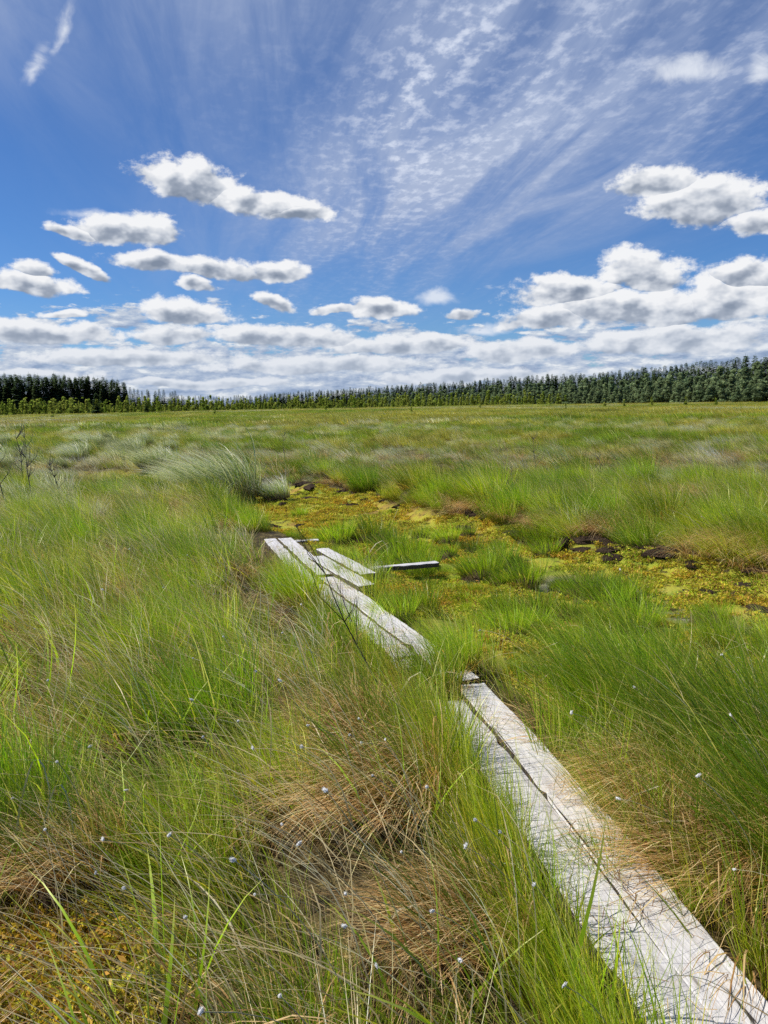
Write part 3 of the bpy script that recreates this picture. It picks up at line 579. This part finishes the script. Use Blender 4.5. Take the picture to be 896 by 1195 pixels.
# ------------------------------------------------------------------ tubes: twigs, stems
def tube(path, rads, ns=5):
    V = []; Fc = []
    for i, p in enumerate(path):
        p = Vector(p); d = (Vector(path[min(i+1, len(path)-1)])-Vector(path[max(i-1, 0)])).normalized()
        a = d.cross(Vector((.3, .9, .1))).normalized(); b = d.cross(a)
        for j in range(ns): th = 2*math.pi*j/ns; V.append(p+(a*math.cos(th)+b*math.sin(th))*rads[i])
    for i in range(len(path)-1):
        for j in range(ns): o = i*ns; Fc.append((o+j, o+(j+1) % ns, o+ns+(j+1) % ns, o+ns+j))
    return V, Fc
def jointubes(ts):
    V = []; Fc = []
    for v, f in ts: o = len(V); V += v; Fc += [tuple(i+o for i in q_) for q_ in f]
    return V, Fc
def twig(loc, top, seed, label, mat, nb=6, rad=.008, group=None):
    r = random.Random(seed); top = Vector(top); root = bpy.data.objects.new('dead_sapling', None); COL.objects.link(root); root.location = loc
    n_ = 8; path = [top*(i/n_)+Vector((math.sin(i*1.1+seed), math.cos(i*1.7+seed), 0))*.02*top.length*(i/n_) for i in range(n_+1)]
    link('stem', mesh('stem', *tube(path, [rad*.8*(1-.8*i/n_) for i in range(n_+1)]), mat), root)
    for b in range(nb):
        i = r.randint(3, n_-1); s = path[i]; a = r.random()*6.28; l = top.length*(.12+.25*r.random())
        e = s+Vector((math.cos(a)*.5, math.sin(a)*.5, .85))*l; mid_ = (s+e)/2+Vector((math.cos(a), math.sin(a), 0))*l*.12
        ts = [tube([s, mid_, e], [rad*.4, rad*.3, rad*.12], 4)]
        link('branch', mesh('branch', *jointubes(ts), mat), root)
    tag(root, label, 'dead sapling', group); return root
def gz(px, py, dz=0): return (px, py, h1(px, py)+dz)
p = P(462, 838); twig(gz(*p), (-.50, .25, .98), 1, 'long dark bare twig leaning up across the boardwalk', M_TWIG, 5, .007)
p = P(428, 760); twig(gz(*p), (-.28, .1, .62), 2, 'shorter dark twig standing next to the long leaning one', M_TWIG, 3, .005)
p = P(494, 850); twig(gz(*p), (-.12, .1, .38), 3, 'small dark twig beside the dry grass on the boardwalk', M_TWIG, 3, .004)
for i, (u, v, hgt_, lab) in enumerate([(38, 590, 1.35, 'tallest leafless sapling standing in the grass at the left'), (8, 596, 1.15, 'leafless sapling at the very edge of the picture'), (30, 580, 1.2, 'thin leafless sapling with forked top beside the tallest one'), (74, 588, .8, 'short leafless sapling standing apart from the other three')]):
    p = P(u, v); twig(gz(*p), (-.12*(1+i % 2), .1, hgt_), 20+i, lab, M_PALETWIG, 18, .015, 'leafless saplings in the grass')
for i, (u, v, hgt_, lab) in enumerate([(626, 566, 1.0, 'tall grey leafless sapling in the meadow beyond the hollow'), (703, 570, .6, 'low leafless sapling in the meadow, nearer the dry tussocks'), (601, 596, .7, 'leafless twig rising from the sedge at the edge of the hollow'), (333, 545, .9, 'thin leafless sapling in the meadow behind the silver tussock')]):
    p = P(u, v); twig(gz(*p), (-.06, .1, hgt_), 30+i, lab, M_PALETWIG, 10, .011, 'leafless saplings in the meadow')

# ------------------------------------------------------------------ cottongrass
def fluff(seed, s=.007):
    r = np.random.default_rng(seed); n = 110; d = r.normal(size=(n, 3)); d[:, 2] *= .9; d /= np.linalg.norm(d, axis=1)[:, None]
    l = s*(.7+.6*r.random((n, 1))); sd_ = np.cross(d, r.normal(size=(n, 3))); sd_ /= np.linalg.norm(sd_, axis=1)[:, None]; wv = sd_*s*.22
    V = list(np.stack([d*s*.5-wv*.6, d*l*.8-wv*.7, d*l*1.15+[-.35*s, 0, -.1*s], d*l*.8+wv*.7], 1).reshape(-1, 3)); Fc = [tuple(range(i*4, i*4+4)) for i in range(len(V)//4)]
    o = len(V); ns, nr = 10, 6
    for i in range(nr+1):
        for j in range(ns):
            ph = math.pi*i/nr; th = 2*math.pi*j/ns; k_ = s*.80*(1+.10*(r.random()-.5)); V.append(np.array([math.sin(ph)*math.cos(th), math.sin(ph)*math.sin(th), math.cos(ph)])*k_)
    for i in range(nr):
        for j in range(ns): Fc.append((o+i*ns+j, o+(i+1)*ns+j, o+(i+1)*ns+(j+1) % ns, o+i*ns+(j+1) % ns))
    return mesh('seed_head', V, Fc, M_COTTON, None, True)
FL = [fluff(i) for i in range(4)]
M_STEM = mat_simple('straw_stem', (.45, .38, .18), (.70, .60, .34), 20, .8, .0)
def stemmesh(seed, h, lean):
    r = random.Random(seed); path = []; pp = Vector((0, 0, 0)); a = r.uniform(-.4, .4); n_ = 9
    for i in range(n_+1):
        path.append(tuple(pp)); t = i/n_; ang = lean*(t**1.2)*1.7+.15
        pp = pp+Vector((-math.sin(ang)*math.cos(a), math.sin(ang)*math.sin(a), math.cos(ang)))*h/n_
    return mesh('stem', *tube(path, [.0011]*(n_+1), 4), M_STEM), path[-1]
ST = [stemmesh(i, .50+.04*(i % 4), .35+.11*(i % 6)) for i in range(9)]
cg = [(60, 900), (45, 740), (345, 715), (228, 765), (105, 810), (280, 848), (258, 752), (330, 738), (300, 775), (325, 815), (327, 955), (405, 885), (362, 852), (420, 862), (297, 885), (225, 875), (430, 900), (412, 832),
      (445, 890), (150, 900), (352, 1000), (400, 1015), (300, 1030), (345, 900), (500, 930), (547, 955), (545, 1000), (628, 1050), (630, 1112), (545, 1168), (657, 1155), (722, 937), (861, 1030), (860, 850), (800, 900), (740, 800),
      (215, 830), (60, 800), (120, 700), (190, 690), (250, 690), (30, 660), (150, 640), (220, 650), (110, 860), (35, 1000), (150, 1050), (180, 1120), (235, 1085), (405, 1075), (440, 1120), (330, 1150), (275, 990), (505, 1060), (470, 1010),
      (205, 960), (590, 1000), (655, 830), (765, 1120), (560, 740), (850, 770), (720, 650), (820, 600), (690, 560), (790, 575), (560, 560), (130, 960), (20, 930), (90, 1050), (380, 940)]
proto = None
for i, (u, v) in enumerate(cg):
    sm_, tip_ = ST[i % 9]; hz_ = tip_[2]; s = random.uniform(.85, 1.15)
    px, py = P(u, v, hz_*s*.95); px -= tip_[0]*s; z = h1(px, py)
    if proto is None:
        proto = bpy.data.objects.new('cottongrass', None); COL.objects.link(proto); link('stem', sm_, proto); link('seed_head', FL[0], proto); o = proto
    else: o = copy_tree(proto)
    for c in o.children:
        if c.name.startswith('stem'): c.data = sm_
        else: c.data = FL[i % 4]; c.location = tip_; c.scale = (random.uniform(.55, 1.25), random.uniform(.45, .85), random.uniform(.4, .8)); c.rotation_euler = (random.random(), random.random(), random.random()*6)
    o.location = (px, py, z); o.scale = (s,)*3; o.rotation_euler = (0, 0, random.uniform(-.3, .3))
    tag(o, 'thin cottongrass stalk with a white tufted seed head bending over the sedge', 'cottongrass', 'white headed cottongrass stalks in the sedge')

# ------------------------------------------------------------------ individual tussocks
def lump(seed, R, h, rough=.25, ns=18, nr=7, skirt=.06):
    r = random.Random(seed); V = [(0, 0, h)]; Fc = []
    for i in range(1, nr+1):
        t = i/nr
        for j in range(ns):
            a = 2*math.pi*j/ns; k_ = 1+rough*(math.sin(a*3+seed)*.4+math.sin(a*7+seed*2+i)*.3+(r.random()-.5)*.9)
            V.append((math.cos(a)*R*t*k_, math.sin(a)*R*t*k_, h*(1-t**2.4)*(1+rough*(r.random()-.5))-skirt*(t > .95)))
    for j in range(ns): Fc.append((0, 1+j, 1+(j+1) % ns))
    for i in range(nr-1):
        for j in range(ns): o = 1+i*ns; Fc.append((o+j, o+ns+j, o+ns+(j+1) % ns, o+(j+1) % ns))
    return mesh('peat_base', V, Fc, M_PEAT, None, False)
def tuss(parts, mat, base, zoff):
    root = bpy.data.objects.new('grass_tussock', None); COL.objects.link(root)
    v, f, c = join(parts); link('blades', mesh('blades', v, f, mat, c), root, (0, 0, zoff)); link('peat_base', base, root); return root
wallproto = [tuss([blades(520, .20, .42, .0045, pal, 200+i, lean=.2, bend=.7, spread=.4, long_frac=.05), blades(120, .2, .3, .004, 'dry', 210+i, spread=1.1, droop=.9)], M_SEDGE, lump(i, .26, .2), .14)
             for i, pal in enumerate(['sedge', 'mixed', 'bright', 'mixed', 'sedge'])]
smallproto = [tuss([blades(300+60*i, .13+.03*i, .17+.05*i, .0042, 'bright' if i != 1 else 'sedge', 230+i, lean=.15, bend=.6, spread=.6, tipmix=.25, hrand=.5)], M_BRIGHT, lump(30+i, .19, .10), .06) for i in range(4)]
silverproto = [tuss([blades(700, .34, .75, .008, 'silver', 240+i, lean=.55, bend=1.6, spread=.5, droop=.4, tip=(.55, .55, .48), tipmix=.6, L=7), blades(250, .3, .5, .006, 'sedge', 250+i, spread=.5)], M_SILVER, lump(40+i, .32, .2), .12) for i in range(1)]
dryproto = [tuss([blades(780, .24, .42, .0032, 'dry', 260+i, lean=.75, bend=1.1, spread=.75, droop=1.25, L=8, basecol=(.34, .19, .07), tip=(.85, .64, .36)), blades(260, .2, .46, .0034, 'mixed', 270+i, spread=.4)], M_DRY, lump(50+i, .2, .16, .2), .12) for i in range(2)]
bigproto = [tuss([blades(1100, .34, .62, .0036, 'sedge', 280+i, lean=.22, bend=.65, spread=.38, long_frac=.03, L=6), blades(500, .34, .36, .0034, 'dry', 290+i, spread=1.1, droop=1.0)], M_SEDGE, lump(60+i, .36, .14), .08) for i in range(2)]
used = set()
def place(protos, i, u, v, s, label, group, rz=None, zc=0.0, cat='tussock', xy=None):
    pr = protos[i % len(protos)]; o = copy_tree(pr) if pr.name in used else pr; used.add(pr.name)
    px, py = xy or P(u, v, zc); o.location = (px, py, h1(px, py)-.01); o.scale = (s, s, s*random.uniform(.88, 1.12)); o.rotation_euler = (0, 0, random.uniform(-.5, .5) if rz is None else rz)
    tag(o, label, cat, group); return o
wall = [(345, 562, .8), (378, 570, .9), (402, 578, .9), (430, 582, .9), (452, 588, .8), (486, 598, 1.25), (512, 603, .9), (545, 610, 1.0), (568, 614, 1.2), (600, 622, .9), (640, 628, .9), (668, 630, 1.0), (705, 634, 1.0), (735, 640, .8), (768, 640, 1.1), (800, 646, .8), (830, 650, 1.0), (860, 655, 1.0), (892, 662, .9), (930, 668, 1.1)]
for i, (u, v, s) in enumerate(wall):
    place(wallproto, i*3+i//4, u, v-6, s, 'tall sedge tussock on a dark peat base along the far edge of the hollow', 'sedge tussocks lining the far edge of the hollow', zc=-.1)
small = [(770, 640, 1.1), (600, 660, .8), (630, 600+40, .7), (470, 655, 1.0), (520, 648, .9), (550, 640, .8), (585, 655, .9), (430, 632, 1.1), (400, 628, 1.1), (455, 640, 1.1), (560, 675, 1.0), (610, 680, .9), (450, 625, .7), (490, 625, .7), (520, 632, .8), (735, 730, .9), (830, 715, .9), (545, 625, .6), (390, 636, 1.), (350, 600, .5), (580, 640, .6)]
rr_ = random.Random(42); small += [(rr_.uniform(440, 660), rr_.uniform(635, 760), rr_.uniform(.4, .95)) for _ in range(24)]+[(rr_.uniform(640, 880), rr_.uniform(715, 780), rr_.uniform(.4, .8)) for _ in range(9)]
small = [q_ for q_ in small if sdf(np.array([P(q_[0], q_[1])[0]]), np.array([P(q_[0], q_[1])[1]]), CH)[0] > -.6 or q_[1] < 665]
for i, (u, v, s) in enumerate(small):
    place(smallproto, i, u, v, s, 'small bright green grass tuft growing out of the mossy hollow', 'small bright tufts in the hollow', zc=-.12, cat='grass tuft')
for i, (u, v) in enumerate([(672, 692), (690, 700), (712, 702), (730, 698), (725, 684), (700, 680), (678, 682)]): place(smallproto, i, u, v, .85, 'bright tuft of the ring of tufts in the middle of the wet hollow', 'ring of bright tufts in the wet hollow', zc=-.12, cat='grass tuft')
for i, (u, v, s, lab) in enumerate([(268, 582, 1.7, 'large silvery wind swept tussock at the far end of the hollow'), (236, 572, 1.3, 'silvery tussock tucked behind the large wind swept one'), (322, 580, .75, 'smaller pale tussock beside the large silvery one')]):
    place(silverproto, 0, u, v, s, lab, 'silvery tussocks at the far end of the hollow', zc=-.05)
for i, (x_, y_, s, lab) in enumerate([(1.10, 2.42, .85, 'rust and tan drooping tussock spilling over the near planks'), (1.02, 2.85, .7, 'tan drooping tussock behind the rust one beside the planks'), (.02, 2.80, .95, 'tan bleached tussock among green sedge next to the near planks'), (.24, 2.05, .7, 'low tan tussock at the bottom of the picture'), (.16, 4.05, .6, 'dry straw tussock sitting on the sunken boardwalk section'), (-.2, 3.5, .75, 'straw tussock under the leaning dark twig'), (-1.1, 2.45, .8, 'bleached dead tussock above the yellow moss window')]):
    place(dryproto, i, 0, 0, s, lab, 'dry tan tussocks by the boardwalk', xy=(x_, y_))
for i, (x_, y_, s, lab) in enumerate([(1.52, 2.3, .95, 'large olive green tussock beside the tan one at the near planks'), (1.55, 3.05, 1.0, 'large dense green tussock at the picture edge behind the olive one'), (1.2, 3.75, .8, 'dark green tussock standing behind the tan drooping tussocks')]):
    place(bigproto, i, 0, 0, s, lab, 'large green tussocks right of the planks', xy=(x_, y_))
for i, (x_, y_, s, lab) in enumerate([(.42, 4.35, .62, 'dark green tuft growing up through the boardwalk'), (.28, 4.00, .62, 'green tuft hiding the joint of the boardwalk'), (.18, 3.35, .6, 'green tuft growing against the outer side of the boardwalk'), (-.66, 5.75, .8, 'dark sedge tuft beside the middle planks under the twigs'), (-.34, 5.05, .66, 'dark sedge tuft overlapping the middle planks')]):
    place(wallproto, 0 if i % 2 else 4, 0, 0, s, lab, 'sedge tufts crowding the boardwalk', xy=(x_, y_))
place(smallproto, 1, 0, 0, .6, 'narrow green tuft growing in the gap between the two near planks', None, xy=(.70, 2.42), cat='grass tuft')
for i, (u, v, s) in enumerate([(560, 606, .8), (640, 626, .8), (702, 632, .95), (740, 636, .8), (822, 644, .95), (870, 654, 1.0), (925, 662, 1.0)]):
    place(dryproto, i, u, v, s, 'pale dead grass tussock hanging over the far edge of the hollow', 'dead tussocks along the far edge of the hollow', zc=-.05)
rr_ = random.Random(77)
for _ in range(44):
    u_, v_ = rr_.uniform(-20, 215), rr_.uniform(497, 552)
    place(silverproto, 0, u_, v_, rr_.uniform(.6, 1.05), 'pale silvery sedge tussock streaming in the wind around and beyond the leafless saplings', 'silvery tussocks of the open meadow', zc=0)
# peat clods
clods = [(415, 583, .16), (434, 602, .20), (312, 598, .22), (318, 610, .18), (376, 570, .18), (486, 594, .32), (695, 641, .22), (728, 642, .2), (770, 645, .18), (822, 690, .16), (862, 692, .2), (884, 708, .2), (590, 676, .14), (645, 634, .18), (562, 613, .26), (400, 578, .2), (348, 582, .14), (368, 590, .12), (470, 590, .2), (540, 606, .2), (600, 622, .22), (805, 652, .2), (850, 660, .2), (716, 655, .16), (300, 585, .2)]
rr_ = random.Random(41); clods += [(u_, float(np.interp(u_, [250, 330, 400, 480, 560, 650, 760, 896, 1000], [580, 572, 580, 597, 615, 637, 652, 667, 680]))+rr_.uniform(-7, 9), rr_.uniform(.10, .28)) for u_ in [rr_.uniform(255, 960) for _ in range(60)]]
clods += [(rr_.uniform(300, 480), rr_.uniform(585, 615), rr_.uniform(.08, .16)) for _ in range(14)]+[(rr_.uniform(620, 896), rr_.uniform(670, 730), rr_.uniform(.06, .14)) for _ in range(14)]
CL = [lump(80+i, 1, .45, .5, 16, 6, .1) for i in range(4)]
for me in CL: me.name = 'peat_clod'
for i, (u, v, s) in enumerate(clods):
    px, py = P(u, v, -.12); o = link('peat_clod', CL[i % 4], None, (px, py, h1(px, py)-.01)); o.scale = (s*random.uniform(.7, 1.1), s*.6, s*random.uniform(.3, .65)); o.rotation_euler = (0, 0, random.random()*6)
    tag(o, 'rough dark clod of bare peat sticking out of the moss', 'peat clod', 'dark peat clods in the hollow')
# bent pale leaves at the left
M_LEAF = mat_simple('pale_leaf', (.38, .44, .14), (.72, .70, .42), 15, .6, .0)
for i, (u, v, s, lab) in enumerate([(12, 1010, 1.0, 'long pale leaf blade arching over at the edge of the picture'), (38, 1020, .93, 'second long leaf blade, greener and inside the first')]):
    px, py = P(u, v, .1); path = [(0, 0, 0), (.02, 0, .14), (.05, 0, .27), (.085, 0, .37), (.105, 0, .41), (.125, 0, .415), (.14, 0, .39), (.15, 0, .33), (.155, 0, .25)]
    V = []; Fc = []
    for k_, pp in enumerate(path):
        w_ = .0035*(1-.7*k_/8); V += [(pp[0]-w_, pp[1]-.002, pp[2]), (pp[0]+w_, pp[1]+.002, pp[2])]
    for k_ in range(8): o_ = k_*2; Fc.append((o_, o_+1, o_+3, o_+2))
    o = link('grass_leaf', mesh('grass_leaf', V, Fc, M_LEAF), None, gz(px, py)); o.scale = (s*1.0, 1, s*1.1); tag(o, lab, 'leaf', None)

# ------------------------------------------------------------------ trees
def mat_leaf(name, a, b, trans=.25):
    m = bpy.data.materials.new(name); m.use_nodes = True; t = m.node_tree; t.nodes.clear(); k = N(t)
    at = k.new('ShaderNodeAttribute', attribute_name='Col'); oi = k.new('ShaderNodeObjectInfo')
    c = k.mix(oi.outputs['Random'], c4(*a), c4(*b)); c = k.mix(1.0, c, at.outputs['Color'], 'MULTIPLY')
    d = k.new('ShaderNodeBsdfDiffuse', {0: c}); tr = k.new('ShaderNodeBsdfTranslucent', {0: c}); m1 = k.new('ShaderNodeMixShader', {0: trans, 1: d, 2: tr})
    o = k.new('ShaderNodeOutputMaterial'); t.links.new(m1.outputs[0], o.inputs[0]); return m
M_SPR = mat_leaf('spruce_needles', (.075, .12, .05), (.12, .17, .07), .28)
M_DEC = mat_leaf('hazy_green_leaves', (.23, .31, .15), (.36, .44, .21), .45)  # leaf green lightened in the colour itself to stand in for distance haze
M_YNG = mat_leaf('young_pine_needles', (.28, .38, .05), (.46, .50, .10), .45)
def crown_spruce(seed, h=17., r0=2.3):
    r = np.random.default_rng(seed); V = []; Cc = []; lv = 34
    lopsy = r.random()*6
    for i in range(lv):
        t = i/lv; z = h*(.06+.94*t); R = r0*(1-t)**.62*(.8+.4*r.random())+.22; nb = int(7+9*(1-t))
        for b in range(nb):
            a = r.random()*6.28; l = R*(.6+.6*r.random())*(1+.15*math.cos(a-lopsy)); ca, sa = math.cos(a), math.sin(a); w = .34+.30*l; dz = -l*(.25+.3*r.random())*(1-.9*t)+l*.3*t
            V += [(0, 0, z), (ca*l*.55-sa*w, sa*l*.55+ca*w, z+dz*.4-.2), (ca*l, sa*l, z+dz), (ca*l*.55+sa*w, sa*l*.55-ca*w, z+dz*.4-.25)]
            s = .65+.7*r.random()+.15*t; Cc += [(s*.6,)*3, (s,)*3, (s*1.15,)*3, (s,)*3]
    # leader
    V += [(-.06, 0, h*.95), (.06, 0, h*.95), (.02, 0, h*1.04), (-.02, 0, h*1.04)]; Cc += [(1, 1, 1)]*4
    return mesh('crown', V, np.arange(len(V)).reshape(-1, 4), M_SPR, np.array(Cc))
def crown_leafy(seed, h, R, z0, n, s, mat, cone=.3):
    r = np.random.default_rng(seed); nl = 13; zc = r.random(nl)**.9; zc[0] = .98; prof = (1-zc)**.45*(1-cone)+(1-zc)*cone; a = r.random(nl)*6.28
    rc = R*prof*.6*r.random(nl)**.5; lc = np.stack([np.cos(a)*rc, np.sin(a)*rc, z0+(h-z0)*zc*.92], 1); lr = R*(.30+.35*(1-zc))*(.7+.5*r.random(nl))
    pick = r.choice(nl, n, p=lr**2/np.sum(lr**2)); d = r.normal(size=(n, 3)); d /= np.linalg.norm(d, axis=1)[:, None]; rr = (.55+.5*r.random(n))[:, None]
    c = lc[pick]+d*lr[pick][:, None]*rr*np.array([1, 1, .95]); n1 = r.normal(size=(n, 3)); n1 /= np.linalg.norm(n1, axis=1)[:, None]; n2 = np.cross(n1, r.normal(size=(n, 3))); n2 /= np.linalg.norm(n2, axis=1)[:, None]
    sz = s*(.6+.8*r.random((n, 1))); V = np.stack([c-n1*sz, c-n2*sz*.7, c+n1*sz, c+n2*sz*.7], 1).reshape(-1, 3)
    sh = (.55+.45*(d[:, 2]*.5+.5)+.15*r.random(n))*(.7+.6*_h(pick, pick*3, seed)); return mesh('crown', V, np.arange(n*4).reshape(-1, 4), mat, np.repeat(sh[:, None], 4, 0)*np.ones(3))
def trunkmesh(h, r_, nlimb=0, seed=0):
    ts = [tube([(0, 0, -.3), (0.02*h/5, 0, h*.35), (-.01*h, .01*h, h*.7), (0, 0, h*.97)], [r_, r_*.75, r_*.45, r_*.1], 6)]; r = random.Random(seed)
    for i in range(nlimb):
        z = h*(.25+.6*r.random()); a = r.random()*6.28; l = h*.16; ts.append(tube([(0, 0, z), (math.cos(a)*l*.5, math.sin(a)*l*.5, z+l*.3), (math.cos(a)*l, math.sin(a)*l, z+l*.75)], [r_*.35, r_*.2, r_*.06], 4))
    return mesh('trunk', *jointubes(ts), M_BARK)
def tproto(name, crown, trunk):
    root = bpy.data.objects.new(name, None); COL.objects.link(root); link('crown', crown, root); link('trunk', trunk, root); return root
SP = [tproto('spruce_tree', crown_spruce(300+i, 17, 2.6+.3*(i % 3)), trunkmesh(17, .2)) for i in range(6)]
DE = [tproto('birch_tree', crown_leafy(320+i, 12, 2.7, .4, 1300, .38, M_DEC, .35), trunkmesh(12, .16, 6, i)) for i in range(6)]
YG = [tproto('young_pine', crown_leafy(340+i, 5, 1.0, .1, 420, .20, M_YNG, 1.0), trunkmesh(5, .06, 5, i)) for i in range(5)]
def at_u(u, D):           # a bearing taken from the picture, and a distance
    d = ray(u, 475); s = D/math.hypot(d.x, d.y); return d.x*s, d.y*s
cnt = {'s': 0, 'd': 0, 'y': 0}; overflow = {'s': [], 'd': [], 'y': []}
def tree(kind, u, D, s, label, group, wide=1.0):
    pr = dict(s=SP, d=DE, y=YG)[kind]; s = float(s); i = random.randrange(len(pr)); X_, Y_ = at_u(u, D)
    if cnt[kind] >= 298 or u < -30 or u > 926: overflow[kind].append((X_, Y_, s, i)); return
    cnt[kind] += 1; p = pr[i]; o = copy_tree(p) if p.name in used else p; used.add(p.name)
    o.location = (X_, Y_, h1(X_, Y_)-.2); o.scale = (s*wide*random.uniform(.85, 1.15), s*wide, s); o.rotation_euler = (random.gauss(0, .012), random.gauss(0, .012), random.random()*6.28); tag(o, label, {'s': 'spruce', 'd': 'birch', 'y': 'young pine'}[kind], group)
def ip(u, tab): return float(np.interp(u, [t[0] for t in tab], [t[1] for t in tab]))
R_ = random.Random(5)
# dense spruce stand, left
def row(kind, u0_, u1_, Df, dpx, sf, label, group, jD=8, js=.12, wide=1.0):
    u = u0_
    while u < u1_:
        tree(kind, u+R_.uniform(-.5, .5)*dpx(u), Df(u)+R_.uniform(-jD, jD), sf(u)*R_.uniform(1-js, 1+js), label, group, wide); u += dpx(u)*R_.uniform(.7, 1.3)
for D_, s_ in ((400, 1.02), (405, 1.07), (411, 1.10), (418, 1.15)):
    row('s', -110, 148, lambda u: D_, lambda u: 4.6, lambda u: s_*ip(u, [(0, 1.0), (100, .95), (148, .80)]), 'tall dark spruce of the dense stand at the far left of the mire', 'dark spruce stand at the left', 4, .07)
row('s', 146, 215, lambda u: 620, lambda u: 4.0, lambda u: ip(u, [(146, 1.0), (190, .95), (215, .75)]), 'distant spruce where the left stand slopes down', 'distant spruces beyond the left stand', 15)
row('s', 150, 300, lambda u: 900, lambda u: 2.6, lambda u: .85, 'distant spruce low on the skyline behind the young pines', 'distant spruces low on the skyline', 15)
SD = [(290, 900), (330, 760), (400, 700), (500, 560), (600, 460), (700, 400), (800, 345), (896, 300), (1000, 260)]
SH = [(290, .85), (330, .85), (400, .92), (500, .95), (700, .90), (800, .93), (1000, 1.0)]
for k_, (dd_, ss_) in enumerate(((0, .90), (10, .96), (20, 1.0), (30, 1.03))):
    row('s', 300, 1010, lambda u: ip(u, SD)+dd_, lambda u: ip(u, [(300, 3.4), (600, 4.2), (896, 6.0)]), lambda u: ss_*ip(u, SH), 'pointed spruce top rising above the lighter trees on the far skyline', 'spruces along the far skyline', 8, .14)
for k_, dd_ in enumerate((-36, -26, -16, -6)):
    row('d', 430, 1010, lambda u: ip(u, SD)*.97+dd_, lambda u: ip(u, [(430, 4.4), (600, 5.0), (896, 7.0)]), lambda u: (.42, .60, .78, .94)[k_]*ip(u, [(430, .95), (600, .98), (700, 1.0), (896, 1.08)]), 'rounded grey green tree in the belt of woodland across the mire', 'rounded trees of the woodland belt', 6, .22, (1.5, 1.3, 1.15, 1.05)[k_])
for dd_ in (0, 14, 28, 42, 56):
    row('y', -60, 660, lambda u: ip(u, [(0, 300), (200, 330), (450, 400), (660, 360)])+dd_, lambda u: 5.0, lambda u: ip(u, [(0, 1.0), (200, 1.0), (300, .95), (450, 1.1), (660, 1.0)])*(.75+.10*dd_/14), 'light green young pine in the low belt at the edge of the mire', 'young pines along the edge of the mire', 10, .5, 1.25)
def single(kind, u, D, s, label, wide=1.0):
    n0 = cnt[kind]; cnt[kind] = 0; tree(kind, u, D, s, label, None, wide); cnt[kind] = n0
single('s', 113, 270, .42, 'single dark bushy spruce standing out among the light young pines', 1.6)
single('s', 171, 280, .30, 'small dark young spruce in the belt of light young pines', 1.5)
for i_, (u_, D_, s_) in enumerate([(705, 190, .5), (728, 170, .42), (760, 200, .55), (800, 180, .5), (835, 160, .4), (560, 190, .4), (380, 200, .45), (250, 170, .35), (60, 180, .4), (660, 130, .3), (480, 140, .3)]):
    cnt['y'] = min(cnt['y'], 290); tree('y', u_, D_, s_, 'stunted young pine standing alone out on the open mire', 'stunted pines out on the mire', 1.2)
single('d', 888, 262, .62, 'dark rounded bush at the foot of the woodland belt', 1.5)
for kind, pr, nm, lab, cat in (('s', SP, 'spruce_forest', 'further dark spruces standing behind the front rows of the wood', 'forest'), ('d', DE, 'broadleaf_forest', 'further rounded grey green trees of the woodland belt', 'forest'), ('y', YG, 'young_pine_thicket', 'further light green young pines of the low belt', 'thicket')):
    ov = overflow[kind]
    print(kind, cnt[kind], len(ov))
    if ov:
        a = np.array(ov); n = len(a); rz = np.zeros((n, 3)); rz[:, 2] = np.random.default_rng(3).random(n)*6
        scatter(nm, [p.children[0].data if p.children[0].name.startswith('crown') else p.children[1].data for p in pr], np.stack([a[:, 0], a[:, 1], a[:, 0]*0-.2], 1), rz, a[:, 2], a[:, 3].astype(int), lab, cat)
print('objects', len(SC.objects))
